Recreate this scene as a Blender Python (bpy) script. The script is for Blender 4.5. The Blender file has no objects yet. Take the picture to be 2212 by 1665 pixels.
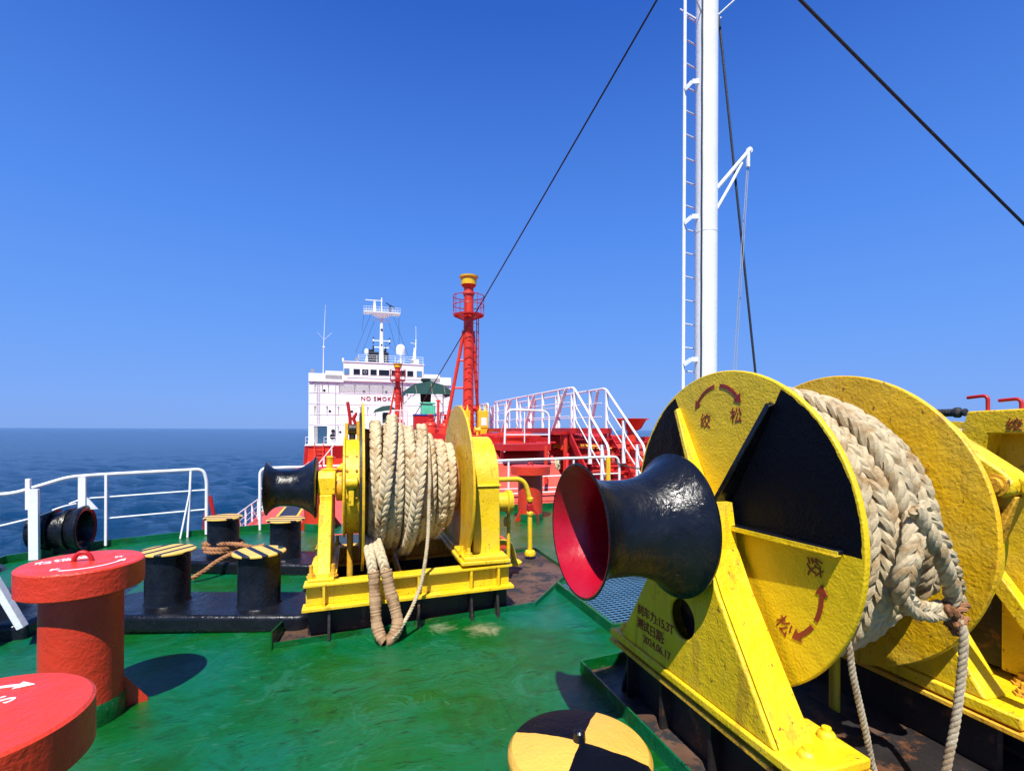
import bpy, bmesh, math, random
from math import sin, cos, pi, radians, sqrt, atan2
from mathutils import Vector, Matrix

# World axes follow the ship: +X to the port side (right of the picture), +Y aft, +Z up; the forecastle deck is near z = 0.
scn = bpy.context.scene
# ---------------------------------------------------------------- camera
cam = bpy.data.cameras.new('camera'); camo = bpy.data.objects.new('camera', cam)
scn.collection.objects.link(camo); scn.camera = camo
cam.sensor_width = 36; cam.lens = 36 * 1080 / 2212
cam.shift_y = 94.8 / 2212
cam.clip_start = 0.05; cam.clip_end = 60000
camo.matrix_world = Matrix.Translation((0, 0, 1.7)) @ Matrix.Rotation(radians(-17.5), 4, 'Z') @ Matrix.Rotation(radians(90), 4, 'X') @ Matrix.Rotation(radians(.22), 4, 'Z')
# ---------------------------------------------------------------- sky, sun, exposure
SUN_EL = 59; SUN_AZ = 204     # clockwise from +Y
w = bpy.data.worlds.new('World'); scn.world = w; w.use_nodes = True
nt = w.node_tree; bg = nt.nodes['Background']
sky = nt.nodes.new('ShaderNodeTexSky'); sky.sky_type = 'NISHITA'; sky.sun_disc = False
sky.sun_elevation = radians(SUN_EL); sky.sun_rotation = radians(SUN_AZ)
sky.air_density = 1.0; sky.dust_density = 0.3; sky.ozone_density = 3.0
# clear deep blue sky: the physical sky graded by elevation towards the saturated blue of the day
tc = nt.nodes.new('ShaderNodeTexCoord'); sx_ = nt.nodes.new('ShaderNodeSeparateXYZ'); nt.links.new(tc.outputs['Generated'], sx_.inputs[0])
cr = nt.nodes.new('ShaderNodeValToRGB'); ce = cr.color_ramp.elements
stops = [(0.0, (1.95, 3.9, 8.8)), (.05, (1.9, 3.95, 9.5)), (.18, (1.4, 3.6, 9.7)), (.36, (.85, 2.75, 9.0)), (.64, (.27, 1.32, 6.1)), (1.0, (.14, .7, 3.4))]
while len(ce) < len(stops): ce.new(.5)
for e_, (p_, c_) in zip(ce, stops): e_.position = p_; e_.color = (*[x * .1 for x in c_], 1)
nt.links.new(sx_.outputs[2], cr.inputs[0])
sc_ = nt.nodes.new('ShaderNodeVectorMath'); sc_.operation = 'SCALE'; sc_.inputs['Scale'].default_value = 10; nt.links.new(cr.outputs[0], sc_.inputs[0])
mx = nt.nodes.new('ShaderNodeMix'); mx.data_type = 'RGBA'; mx.inputs[0].default_value = .92
nt.links.new(sky.outputs[0], mx.inputs[6]); nt.links.new(sc_.outputs[0], mx.inputs[7]); nt.links.new(mx.outputs[2], bg.inputs[0])
bg.inputs[1].default_value = 0.065
sl = bpy.data.lights.new('sun', 'SUN'); sl.energy = 5.0; sl.angle = radians(.5); sl.color = (1, .955, .87)
so = bpy.data.objects.new('sun', sl); scn.collection.objects.link(so)
az = radians(SUN_AZ); el = radians(SUN_EL)
sdir = Vector((sin(az) * cos(el), cos(az) * cos(el), sin(el)))
so.rotation_euler = (-sdir).to_track_quat('-Z', 'Y').to_euler()
scn.view_settings.view_transform = 'Standard'; scn.view_settings.look = 'None'
scn.view_settings.exposure = .62; scn.view_settings.gamma = 1
scn.render.engine = 'CYCLES'
rnd = random.Random(7)

# ---------------------------------------------------------------- materials
MATS = {}
def newmat(name):
    m = bpy.data.materials.new(name); m.use_nodes = True
    return m, m.node_tree, m.node_tree.nodes['Principled BSDF']
def node(t, typ, **kw):
    n = t.nodes.new(typ)
    for k, v in kw.items(): setattr(n, k, v)
    return n
def noise(t, co, scale, detail=3, rough=.5, vec=None, dist=0):
    n = t.nodes.new('ShaderNodeTexNoise'); n.inputs['Scale'].default_value = scale
    n.inputs['Detail'].default_value = detail; n.inputs['Roughness'].default_value = rough; n.inputs['Distortion'].default_value = dist
    if vec:
        mp = t.nodes.new('ShaderNodeMapping'); mp.inputs['Scale'].default_value = vec
        t.links.new(co, mp.inputs[0]); co = mp.outputs[0]
    t.links.new(co, n.inputs['Vector']); return n.outputs['Fac']
def ramp(t, fac, stops):
    r = t.nodes.new('ShaderNodeValToRGB'); e = r.color_ramp.elements
    while len(e) < len(stops): e.new(.5)
    for i, (p, c) in enumerate(stops):
        e[i].position = p; e[i].color = (c[0], c[1], c[2], 1) if hasattr(c, '__len__') else (c, c, c, 1)
    t.links.new(fac, r.inputs[0]); return r.outputs[0]
def mixc(t, fac, a, b):
    m = t.nodes.new('ShaderNodeMix'); m.data_type = 'RGBA'
    if hasattr(fac, 'links'): t.links.new(fac, m.inputs[0])
    else: m.inputs[0].default_value = fac
    for s, i in ((a, 6), (b, 7)):
        if hasattr(s, 'links'): t.links.new(s, m.inputs[i])
        else: m.inputs[i].default_value = (*s, 1)
    return m.outputs[2]
def bump(t, b, h, strength, dist, prev=None):
    n = t.nodes.new('ShaderNodeBump'); n.inputs['Strength'].default_value = strength; n.inputs['Distance'].default_value = dist
    t.links.new(h, n.inputs['Height'])
    if prev: t.links.new(prev, n.inputs['Normal'])
    return n.outputs[0]
def coord(t):
    return t.nodes.new('ShaderNodeTexCoord').outputs['Object']
def paint(name, col, rough=.35, bs=.5, scale=60, dirt=(.12, .05, .02), amt=.1, var=.12, spec=.5, streak=(1, 1, 1), bd=.003):
    """thick brushed marine paint: lumpy relief, slight tone changes, rust or grime patches"""
    m, t, b = newmat(name); co = coord(t)
    big = noise(t, co, 2.3, 5, .6); fine = noise(t, co, scale, 4, .6, streak); mid = noise(t, co, scale * .22, 3, .55)
    c1 = tuple(min(1, x * (1 + var)) for x in col); c0 = tuple(x * (1 - var * 1.6) for x in col)
    c = ramp(t, big, [(.3, c0), (.7, c1)])
    d = noise(t, co, 5.5, 8, .72)
    dm = ramp(t, d, [(.5 + .22 * (1 - amt), 0), (.56 + .22 * (1 - amt), 1)])
    if amt > 0: c = mixc(t, dm, c, dirt)
    if name.startswith('yellow'):
        c = mixc(t, ramp(t, noise(t, co, 31, 3, .6, (1, 1, .7)), [(.655, 0), (.69, .85)]), c, (.10, .045, .02))
        c = mixc(t, ramp(t, noise(t, co, 4.2, 4, .6), [(.48, 0), (.62, .5)]), c, (.70, .48, .05))
        c = mixc(t, ramp(t, noise(t, co, 9, 5, .65, (1.6, 1.6, .16)), [(.57, 0), (.68, .5)]), c, (.38, .18, .02))
    if name == 'white_ship':
        c = mixc(t, ramp(t, noise(t, co, 1.1, 6, .7, (1, 1, .08)), [(.60, 0), (.70, .35)]), c, (.55, .42, .30))
    t.links.new(c, b.inputs['Base Color'])
    rr = ramp(t, mid, [(.3, max(0, rough - .1)), (.7, min(1, rough + .15))]); t.links.new(rr, b.inputs['Roughness'])
    n = bump(t, b, mid, bs * .8, bd * 4); n = bump(t, b, fine, min(1, bs * 1.5), bd * 1.6, n); t.links.new(n, b.inputs['Normal'])
    b.inputs['Specular IOR Level'].default_value = spec
    MATS[name] = m; return m

YEL = (.78, .53, .008); RED = (.62, .040, .014); BLK = (.006, .0075, .012)
paint('yellow', YEL, .38, .6, 75, (.34, .13, .015), .26)
paint('yellow_flange', (.78, .46, .006), .42, .75, 60, (.50, .19, .012), .62)
paint('yellow_far', (.80, .50, .012), .42, .35, 40, (.22, .08, .015), .2)
paint('yellow_rust', (.70, .36, .02), .55, .8, 60, (.16, .045, .012), .75)
paint('black', BLK, .24, .85, 42, (.05, .03, .012), .12, .3, .38, (1, 1, .6))
paint('black_rough', (.012, .013, .017), .42, .8, 60, (.06, .035, .02), .35, .3)
paint('rusty_black', (.016, .013, .013), .5, .6, 30, (.11, .045, .02), .7, .3)
paint('rusty_deck', (.10, .055, .035), .5, .5, 25, (.02, .02, .022), 1.0, .4)
paint('red', RED, .34, .6, 55, (.25, .03, .015), .1, spec=.5)
paint('red_dark', (.42, .012, .012), .4, .3, 30, (.15, .01, .01), .2)
paint('red_inner', (.42, .003, .016), .3, .3, 40, (.1, .0, .005), .1)
paint('red_pale', (.66, .075, .05), .5, .25, 20, (.4, .05, .03), .35)
paint('white', (.78, .80, .82), .38, .3, 60, (.45, .40, .34), .04, .04)
paint('white_ship', (.82, .84, .85), .45, .05, 3, (.66, .66, .64), .1, .02)
paint('green_mach', (.10, .55, .33), .4, .1, 20)
paint('canvas', (.012, .075, .065), .7, .5, 8, (.02, .1, .09), .3)
paint('cable', (.02, .02, .022), .5, .6, 200, amt=0)
paint('stencil_red', (.26, .02, .012), .5, .4, 75, amt=0)
paint('stencil_white', (.85, .82, .82), .4, .3, 55, amt=0)
paint('orange', (.6, .08, .02), .45, .4, 40)
paint('window_dark', (.012, .012, .016), .08, 0, 5, amt=0)
paint('steel', (.35, .36, .36), .4, .4, 50, (.14, .06, .03), .6)
paint('chain', (.05, .05, .05), .5, .3, 50, (.1, .05, .03), .5)
paint('stencil_ship', (.32, .015, .02), .5, .2, 5, amt=0)
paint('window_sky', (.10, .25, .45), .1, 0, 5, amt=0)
paint('passage_blue', (.03, .09, .16), .3, 0, 5, amt=0)
def m_rope(name, col, dark):
    m, t, b = newmat(name); co = coord(t)
    a = noise(t, co, 9, 5, .65); f = noise(t, co, 260, 3, .6); g = noise(t, co, 38, 4, .7)
    c = ramp(t, a, [(.36, dark), (.50, col), (.75, tuple(min(1, x * 1.12) for x in col))])
    c = mixc(t, ramp(t, g, [(.6, 0), (.8, .55)]), c, tuple(x * .55 for x in dark))
    t.links.new(c, b.inputs['Base Color']); b.inputs['Roughness'].default_value = .85
    b.inputs['Specular IOR Level'].default_value = .2
    n = bump(t, b, f, .8, .003); n = bump(t, b, noise(t, co, 85, 5, .75, dist=1.5), .9, .007, n); t.links.new(n, b.inputs['Normal']); MATS[name] = m
m_rope('rope', (.57, .47, .30), (.38, .25, .12))
m_rope('rope_grey', (.43, .36, .25), (.27, .19, .11))
m_rope('rope_brown', (.36, .17, .08), (.16, .07, .03))
m_rope('chafe_cloth', (.42, .27, .15), (.24, .13, .06))
def mul(t, a, b_):
    k = node(t, 'ShaderNodeMath', operation='MULTIPLY'); t.links.new(a, k.inputs[0]); t.links.new(b_, k.inputs[1]); return k.outputs[0]
def m_deck():
    m, t, b = newmat('deck_green'); co = coord(t)
    a = noise(t, co, .75, 6, .62, dist=.8); p = noise(t, co, 2.6, 9, .72, dist=1.4); f = noise(t, co, 24, 6, .65, (1, .5, 1)); s = noise(t, co, 6, 10, .82, (.6, 2.4, 1), 2.0)
    g = noise(t, co, 1.3, 7, .7, (1.6, .7, 1), .5)
    c = ramp(t, a, [(.38, (.002, .070, .003)), (.47, (.001, .092, .014)), (.54, (.001, .102, .032)), (.63, (.002, .105, .056))])
    c = mixc(t, ramp(t, g, [(.50, 0), (.60, .6)]), c, (.002, .105, .040))
    c = mixc(t, ramp(t, p, [(.56, 0), (.60, .35)]), c, (.02, .15, .09))
    c = mixc(t, ramp(t, p, [(.38, .6), (.46, 0)]), c, (.003, .060, .003))
    c = mixc(t, ramp(t, s, [(.585, 0), (.64, .6)]), c, (.07, .17, .10))
    c = mixc(t, ramp(t, noise(t, co, 1.5, 10, .8, dist=.8), [(.60, 0), (.68, .6)]), c, (.12, .10, .045))
    c = mixc(t, ramp(t, noise(t, co, 11, 8, .75, (.5, 2, 1), 1), [(.575, 0), (.63, .75)]), c, (.002, .022, .004))
    # sandy dried stain by the rope eye, light worn patches
    for cxx, cyy, rad, colr in ((1.02, 4.05, .30, (.34, .30, .17)), (.72, 4.2, .22, (.30, .30, .18))):
        vd = node(t, 'ShaderNodeVectorMath', operation='DISTANCE'); t.links.new(co, vd.inputs[0]); vd.inputs[1].default_value = (cxx, cyy, .02)
        k1 = node(t, 'ShaderNodeMath', operation='MULTIPLY_ADD'); t.links.new(vd.outputs['Value'], k1.inputs[0]); k1.inputs[1].default_value = -.45 / rad; t.links.new(p, k1.inputs[2])
        c = mixc(t, ramp(t, mul(t, k1.outputs[0], s), [(.12, 0), (.17, .25), (.26, .7)]), c, colr)
    t.links.new(c, b.inputs['Base Color'])
    t.links.new(ramp(t, g, [(.40, .09), (.5, .26), (.60, .10)]), b.inputs['Roughness'])
    n = bump(t, b, p, .55, .028); n = bump(t, b, f, .6, .009, n); n = bump(t, b, s, .5, .006, n); t.links.new(n, b.inputs['Normal']); MATS['deck'] = m
m_deck()
def m_sea():
    m, t, b = newmat('sea_water'); co = t.nodes.new('ShaderNodeTexCoord').outputs['Object']
    b.inputs['Roughness'].default_value = .10; b.inputs['IOR'].default_value = 1.33; b.inputs['Specular IOR Level'].default_value = .34
    h1 = noise(t, co, .12, 5, .55, (.6, 1, 1), .5); h2 = noise(t, co, .35, 5, .65, (.55, 1, 1), .8); h3 = noise(t, co, 1.6, 6, .7, (.6, 1, 1), .6)
    n = bump(t, b, h1, .4, 1.6); n = bump(t, b, h2, .9, 1.2, n); n = bump(t, b, h3, .9, .45, n)
    t.links.new(n, b.inputs['Normal'])
    fo = noise(t, co, .06, 9, .75, (1, .8, 1), 1); fo2 = noise(t, co, 1.2, 6, .7)
    k = t.nodes.new('ShaderNodeMath'); k.operation = 'MULTIPLY'
    t.links.new(ramp(t, fo, [(.73, 0), (.76, 1)]), k.inputs[0]); t.links.new(ramp(t, fo2, [(.5, 0), (.6, 1)]), k.inputs[1])
    c = mixc(t, k.outputs[0], (.0002, .030, .088), (.6, .65, .7)); t.links.new(c, b.inputs['Base Color'])
    MATS['sea'] = m
m_sea()
def m_stripes(name, period, duty, off=0):
    m, t, b = newmat(name); co = coord(t); sp = node(t, 'ShaderNodeSeparateXYZ'); t.links.new(co, sp.inputs[0])
    nn = noise(t, co, 25, 3)
    a = node(t, 'ShaderNodeMath', operation='MULTIPLY_ADD'); t.links.new(nn, a.inputs[0]); a.inputs[1].default_value = .008; t.links.new(sp.outputs[0], a.inputs[2])
    d = node(t, 'ShaderNodeMath', operation='MULTIPLY_ADD'); t.links.new(a.outputs[0], d.inputs[0]); d.inputs[1].default_value = 1 / period; d.inputs[2].default_value = 10 + off
    f = node(t, 'ShaderNodeMath', operation='FRACT'); t.links.new(d.outputs[0], f.inputs[0])
    g = node(t, 'ShaderNodeMath', operation='LESS_THAN'); t.links.new(f.outputs[0], g.inputs[0]); g.inputs[1].default_value = duty
    c = mixc(t, g.outputs[0], (.72, .44, .085), BLK); t.links.new(c, b.inputs['Base Color']); b.inputs['Roughness'].default_value = .45
    t.links.new(bump(t, b, noise(t, co, 50, 3), .3, .003), b.inputs['Normal']); MATS[name] = m
m_stripes('stripes', .135, .37, .35)
def m_sector(name, bounds, yel, radius=None, plane='yz'):
    """painted sectors: black where the angle round the object's origin lies in one of the bounds (degrees)"""
    m, t, b = newmat(name); co = coord(t); sp = node(t, 'ShaderNodeSeparateXYZ'); t.links.new(co, sp.inputs[0])
    nn = noise(t, co, 14, 4)
    ia, ib = (1, 2) if plane == 'yz' else (0, 1)
    def wob(o, k):
        a = node(t, 'ShaderNodeMath', operation='MULTIPLY_ADD'); t.links.new(nn, a.inputs[0]); a.inputs[1].default_value = k; t.links.new(o, a.inputs[2]); return a.outputs[0]
    neg = node(t, 'ShaderNodeMath', operation='MULTIPLY'); t.links.new(sp.outputs[ia], neg.inputs[0]); neg.inputs[1].default_value = -1 if plane == 'yz' else 1
    at = node(t, 'ShaderNodeMath', operation='ARCTAN2'); t.links.new(wob(sp.outputs[ib], .012), at.inputs[0]); t.links.new(wob(neg.outputs[0], -.01), at.inputs[1])
    tot = None
    for lo, hi in bounds:
        g = node(t, 'ShaderNodeMath', operation='GREATER_THAN'); t.links.new(at.outputs[0], g.inputs[0]); g.inputs[1].default_value = radians(lo)
        l = node(t, 'ShaderNodeMath', operation='LESS_THAN'); t.links.new(at.outputs[0], l.inputs[0]); l.inputs[1].default_value = radians(hi)
        k = node(t, 'ShaderNodeMath', operation='MULTIPLY'); t.links.new(g.outputs[0], k.inputs[0]); t.links.new(l.outputs[0], k.inputs[1])
        if tot:
            s = node(t, 'ShaderNodeMath', operation='ADD'); t.links.new(tot, s.inputs[0]); t.links.new(k.outputs[0], s.inputs[1]); tot = s.outputs[0]
        else: tot = k.outputs[0]
    if radius:
        ln = node(t, 'ShaderNodeVectorMath', operation='LENGTH'); t.links.new(co, ln.inputs[0])
        l = node(t, 'ShaderNodeMath', operation='LESS_THAN'); t.links.new(wob(ln.outputs['Value'], .02), l.inputs[0]); l.inputs[1].default_value = radius + .01
        k = node(t, 'ShaderNodeMath', operation='MULTIPLY'); t.links.new(tot, k.inputs[0]); t.links.new(l.outputs[0], k.inputs[1]); tot = k.outputs[0]
    big = noise(t, co, 2.3, 5, .6)
    y = ramp(t, big, [(.3, tuple(x * .85 for x in yel)), (.7, tuple(min(1, x * 1.08) for x in yel))])
    c = mixc(t, tot, y, (.003, .004, .008)); t.links.new(c, b.inputs['Base Color']); b.inputs['Roughness'].default_value = .33
    t.links.new(ramp(t, tot, [(0, .45), (1, .07)]), b.inputs['Specular IOR Level'])
    n = bump(t, b, noise(t, co, 16, 3), .45, .012); n = bump(t, b, noise(t, co, 75, 4, .6), .85, .005, n); t.links.new(n, b.inputs['Normal']); MATS[name] = m
m_sector('flange_sectors', [(0, 60), (120, 180)], YEL, .775)
m_sector('cap_quarters', [(90, 180), (-90, 0)], (.72, .41, .065), None, 'xy')
def m_grate():
    m, t, b = newmat('grating'); co = coord(t); v = node(t, 'ShaderNodeTexBrick'); v.inputs['Scale'].default_value = 18; v.inputs['Mortar Size'].default_value = .03
    v.inputs['Color1'].default_value = (.01, .02, .03, 1); v.inputs['Color2'].default_value = (.012, .025, .03, 1); v.inputs['Mortar'].default_value = (.05, .12, .11, 1)
    t.links.new(co, v.inputs['Vector']); t.links.new(v.outputs[0], b.inputs['Base Color']); b.inputs['Roughness'].default_value = .4
    t.links.new(bump(t, b, v.outputs['Fac'], .8, .01), b.inputs['Normal']); MATS['grating'] = m
m_grate()

paint('mesh_dark', (.010, .022, .028), .7, .9, 45, (.02, .05, .05), .5, spec=.15)
paint('net_dark', (.012, .03, .028), .8, .6, 20, (.03, .06, .05), .5, spec=.2)
# ---------------------------------------------------------------- mesh helpers
def deckz(x): return .025 * x if x < 5 else .125 - .025 * (x - 5)
class MB:
    def __init__(s): s.v = []; s.f = []; s.m = []; s.mi = 0
    def add(s, vs, fs):
        o = len(s.v); s.v += [Vector(p) for p in vs]
        for f in fs: s.f.append([i + o for i in f]); s.m.append(s.mi)
        return s
    def box(s, a, b):
        x0, y0, z0 = a; x1, y1, z1 = b
        return s.add([(x0, y0, z0), (x1, y0, z0), (x1, y1, z0), (x0, y1, z0), (x0, y0, z1), (x1, y0, z1), (x1, y1, z1), (x0, y1, z1)],
                     [(0, 3, 2, 1), (4, 5, 6, 7), (0, 1, 5, 4), (1, 2, 6, 5), (2, 3, 7, 6), (3, 0, 4, 7)])
    def bar(s, p, q, w, h, up=(0, 0, 1)):
        p = Vector(p); q = Vector(q); d = (q - p).normalized(); up = Vector(up)
        if abs(d.dot(up)) > .99: up = Vector((0, 1, 0))
        sx = d.cross(up).normalized() * w / 2; sz = sx.cross(d).normalized() * h / 2
        vs = [p - sx - sz, p + sx - sz, p + sx + sz, p - sx + sz, q - sx - sz, q + sx - sz, q + sx + sz, q - sx + sz]
        return s.add(vs, [(0, 1, 2, 3), (7, 6, 5, 4), (0, 4, 5, 1), (1, 5, 6, 2), (2, 6, 7, 3), (3, 7, 4, 0)])
    def prism(s, poly, fn, t0, t1):
        """poly: 2D outline; fn(u, v, w) -> xyz; extruded between w = t0 and w = t1"""
        n = len(poly); vs = [fn(u, v, t0) for u, v in poly] + [fn(u, v, t1) for u, v in poly]
        return s.add(vs, [list(range(n))[::-1], list(range(n, 2 * n))] + [(i, (i + 1) % n, (i + 1) % n + n, i + n) for i in range(n)])
    def ring_strip(s, outer, inner, fn, t0, t1):
        n = len(outer); vs = []
        for w_ in (t0, t1):
            vs += [fn(u, v, w_) for u, v in outer] + [fn(u, v, w_) for u, v in inner]
        fs = []
        for i in range(n):
            j = (i + 1) % n
            fs += [(i, n + i, n + j, j), (2 * n + i, 2 * n + j, 3 * n + j, 3 * n + i), (i, j, 2 * n + j, 2 * n + i), (n + i, 3 * n + i, 3 * n + j, n + j)]
        return s.add(vs, fs)
    def tube(s, pts, r, n=10, closed=False, lobes=0, lam=.1, tw=0):
        pts = [Vector(p) for p in pts]; N = len(pts)
        R = r if hasattr(r, '__len__') else [r] * N
        T = []
        for i in range(N):
            a = pts[i - 1] if (i > 0 or closed) else pts[i]; b = pts[(i + 1) % N] if (i < N - 1 or closed) else pts[i]
            T.append((b - a).normalized())
        u = T[0].orthogonal().normalized(); vs = []; fs = []; L = 0
        for i in range(N):
            if i: L += (pts[i] - pts[i - 1]).length
            u = (u - T[i] * u.dot(T[i])).normalized(); v = T[i].cross(u)
            for k in range(n):
                a = 2 * pi * k / n; rr = R[i] * (1 + lam * cos(lobes * (a + tw * L))) if lobes else R[i]
                vs.append(pts[i] + (u * cos(a) + v * sin(a)) * rr)
        M = N if closed else N - 1
        for i in range(M):
            j = (i + 1) % N
            for k in range(n):
                l = (k + 1) % n; fs.append((i * n + k, i * n + l, j * n + l, j * n + k))
        if not closed: fs += [list(range(n))[::-1], list(range((N - 1) * n, N * n))]
        return s.add(vs, fs)
    def lathe(s, prof, org, axis=(0, 0, 1), n=40, up=None):
        """prof: (distance along axis, radius)"""
        ax = Vector(axis).normalized(); u = Vector(up) if up else ax.orthogonal().normalized(); v = ax.cross(u); org = Vector(org)
        vs = []; fs = []
        for a, r in prof:
            for k in range(n):
                t = 2 * pi * k / n; vs.append(org + ax * a + (u * cos(t) + v * sin(t)) * max(r, 1e-4))
        for i in range(len(prof) - 1):
            for k in range(n):
                l = (k + 1) % n; fs.append((i * n + k, i * n + l, (i + 1) * n + l, (i + 1) * n + k))
        fs += [list(range(n))[::-1], list(range((len(prof) - 1) * n, len(prof) * n))]
        return s.add(vs, fs)
    def cyl(s, a, b, r, n=20, r2=None):
        a = Vector(a); b = Vector(b); d = b - a
        return s.lathe([(0, r), (d.length, r if r2 is None else r2)], a, d, n)
    def build(s, name, mat, parent=None, bevel=0, seg=2, org=None, smooth=True, ang=38):
        me = bpy.data.meshes.new(name)
        if org is None: org = parent_org(parent) if parent else Vector((0, 0, 0))
        o = Vector(org)
        me.from_pydata([v - o for v in s.v], [], s.f); me.validate()
        for mm in (mat if isinstance(mat, (list, tuple)) else [mat]): me.materials.append(MATS[mm])
        if isinstance(mat, (list, tuple)) and len(mat) > 1:
            for p, i in zip(me.polygons, s.m): p.material_index = i
        bm = bmesh.new(); bm.from_mesh(me); bmesh.ops.recalc_face_normals(bm, faces=bm.faces); bm.to_mesh(me); bm.free()
        if smooth:
            me.shade_smooth(); me.set_sharp_from_angle(angle=radians(ang))
        ob = bpy.data.objects.new(name, me); scn.collection.objects.link(ob)
        if parent:
            ob.parent = parent; ob.location = o - parent_org(parent)
        else: ob.location = o
        if bevel:
            b = ob.modifiers.new('bevel', 'BEVEL'); b.width = bevel; b.segments = seg; b.limit_method = 'ANGLE'; b.angle_limit = radians(40)
            b.harden_normals = False
        return ob
def parent_org(p):
    o = Vector((0, 0, 0))
    while p: o = o + p.location; p = p.parent
    return o
def thing(name, loc, label, cat, group=None):
    o = bpy.data.objects.new(name, None); scn.collection.objects.link(o); o.location = loc; o.empty_display_size = .1
    tag(o, label, cat, group); return o
def tag(o, label, cat, group=None):
    o['label'] = label; o['category'] = cat
    if group: o['group'] = group
    return o
def copy_tree(o, parent=None):
    c = o.copy(); scn.collection.objects.link(c); c.parent = parent
    for ch in list(o.children): copy_tree(ch, c)
    return c
def arc(cx, cy, r, a0, a1, n):
    return [(cx + r * cos(radians(a0 + (a1 - a0) * i / n)), cy + r * sin(radians(a0 + (a1 - a0) * i / n))) for i in range(n + 1)]
def bend(pts, r=.08, n=6):
    """round the corners of a polyline"""
    pts = [Vector(p) for p in pts]; out = [pts[0]]
    for i in range(1, len(pts) - 1):
        a, b, c = pts[i - 1], pts[i], pts[i + 1]
        k = min(r, (a - b).length * .48, (c - b).length * .48)
        p = b + (a - b).normalized() * k; q = b + (c - b).normalized() * k
        for j in range(n + 1):
            t = j / n; out.append(p * (1 - t) ** 2 + b * 2 * t * (1 - t) + q * t * t)
    out.append(pts[-1]); return out
def smoothpath(pts, n=10):
    P = [Vector(p) for p in pts]; P = [P[0] * 2 - P[1]] + P + [P[-1] * 2 - P[-2]]; out = []
    for i in range(1, len(P) - 2):
        a, b, c, d = P[i - 1:i + 3]
        for j in range(n):
            t = j / n
            out.append(.5 * ((2 * b) + (c - a) * t + (2 * a - 5 * b + 4 * c - d) * t * t + (3 * b - a - 3 * c + d) * t ** 3))
    out.append(P[-2]); return out
def text(s, size, loc, xd, yd, mat, parent, name='lettering', ext=.0012, space=1.0, align='LEFT', bold=.0):
    cu = bpy.data.curves.new(name, 'FONT'); cu.body = s; cu.size = size; cu.extrude = ext; cu.space_character = space; cu.align_x = align
    cu.resolution_u = 3; cu.offset = size * bold; cu.space_line = .95
    tmp = bpy.data.objects.new(name, cu); scn.collection.objects.link(tmp)
    bpy.context.view_layer.update()
    me = bpy.data.meshes.new_from_object(tmp.evaluated_get(bpy.context.evaluated_depsgraph_get()))
    bpy.data.objects.remove(tmp)
    X = Vector(xd); Y = Vector(yd); Z = X.cross(Y).normalized()
    M = Matrix((X, Y, Z)).transposed().to_4x4(); M.translation = Vector(loc) - parent_org(parent)
    me.transform(M); me.materials.clear(); me.materials.append(MATS[mat])
    o = bpy.data.objects.new(name, me); scn.collection.objects.link(o); o.parent = parent
    return o
def resample(pts, step):
    pts = [Vector(p) for p in pts]; out = [pts[0]]; acc = 0
    for i in range(1, len(pts)):
        a, b = pts[i - 1], pts[i]; L = (b - a).length
        while acc + L >= step:
            t = (step - acc) / L; a = a + (b - a) * t; out.append(a.copy()); L = (b - a).length; acc = 0
        acc += L
    return out
def frames(pts, nrm=None):
    N = len(pts); T = [(pts[min(i + 1, N - 1)] - pts[max(i - 1, 0)]).normalized() for i in range(N)]
    out = []; u = T[0].orthogonal().normalized()
    for i in range(N):
        if nrm: u = Vector(nrm(pts[i]))
        u = (u - T[i] * u.dot(T[i])).normalized(); out.append((T[i], u, T[i].cross(u)))
    return out
def braid(mb, pts, R, period, nrm=None, sides=9, per=12):
    """plaited rope: three fat strands woven along the path; nrm(p) gives the outward direction"""
    P = resample(pts, period / per); F = frames(P, nrm)
    a = .58 * R; b = .33 * R; rs = .365 * R; per = 15; P = resample(pts, period / per); F = frames(P, nrm)
    for k in range(3):
        for d in (-.36, .36):
            q = []
            for i, p in enumerate(P):
                th = 2 * pi * i / per + 2 * pi * k / 3 + d
                q.append(p + F[i][2] * a * sin(th) + F[i][1] * b * sin(2 * th))
            mb.tube(q, rs, max(6, sides - 2))
def twist(mb, pts, R, pitch, sides=7, per=10, strands=3):
    P = resample(pts, pitch / per); F = frames(P)
    for k in range(strands):
        q = [p + (F[i][1] * cos(2 * pi * (i / per + k / strands)) + F[i][2] * sin(2 * pi * (i / per + k / strands))) * R * .5 for i, p in enumerate(P)]
        mb.tube(q, R * .56, sides)

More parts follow.
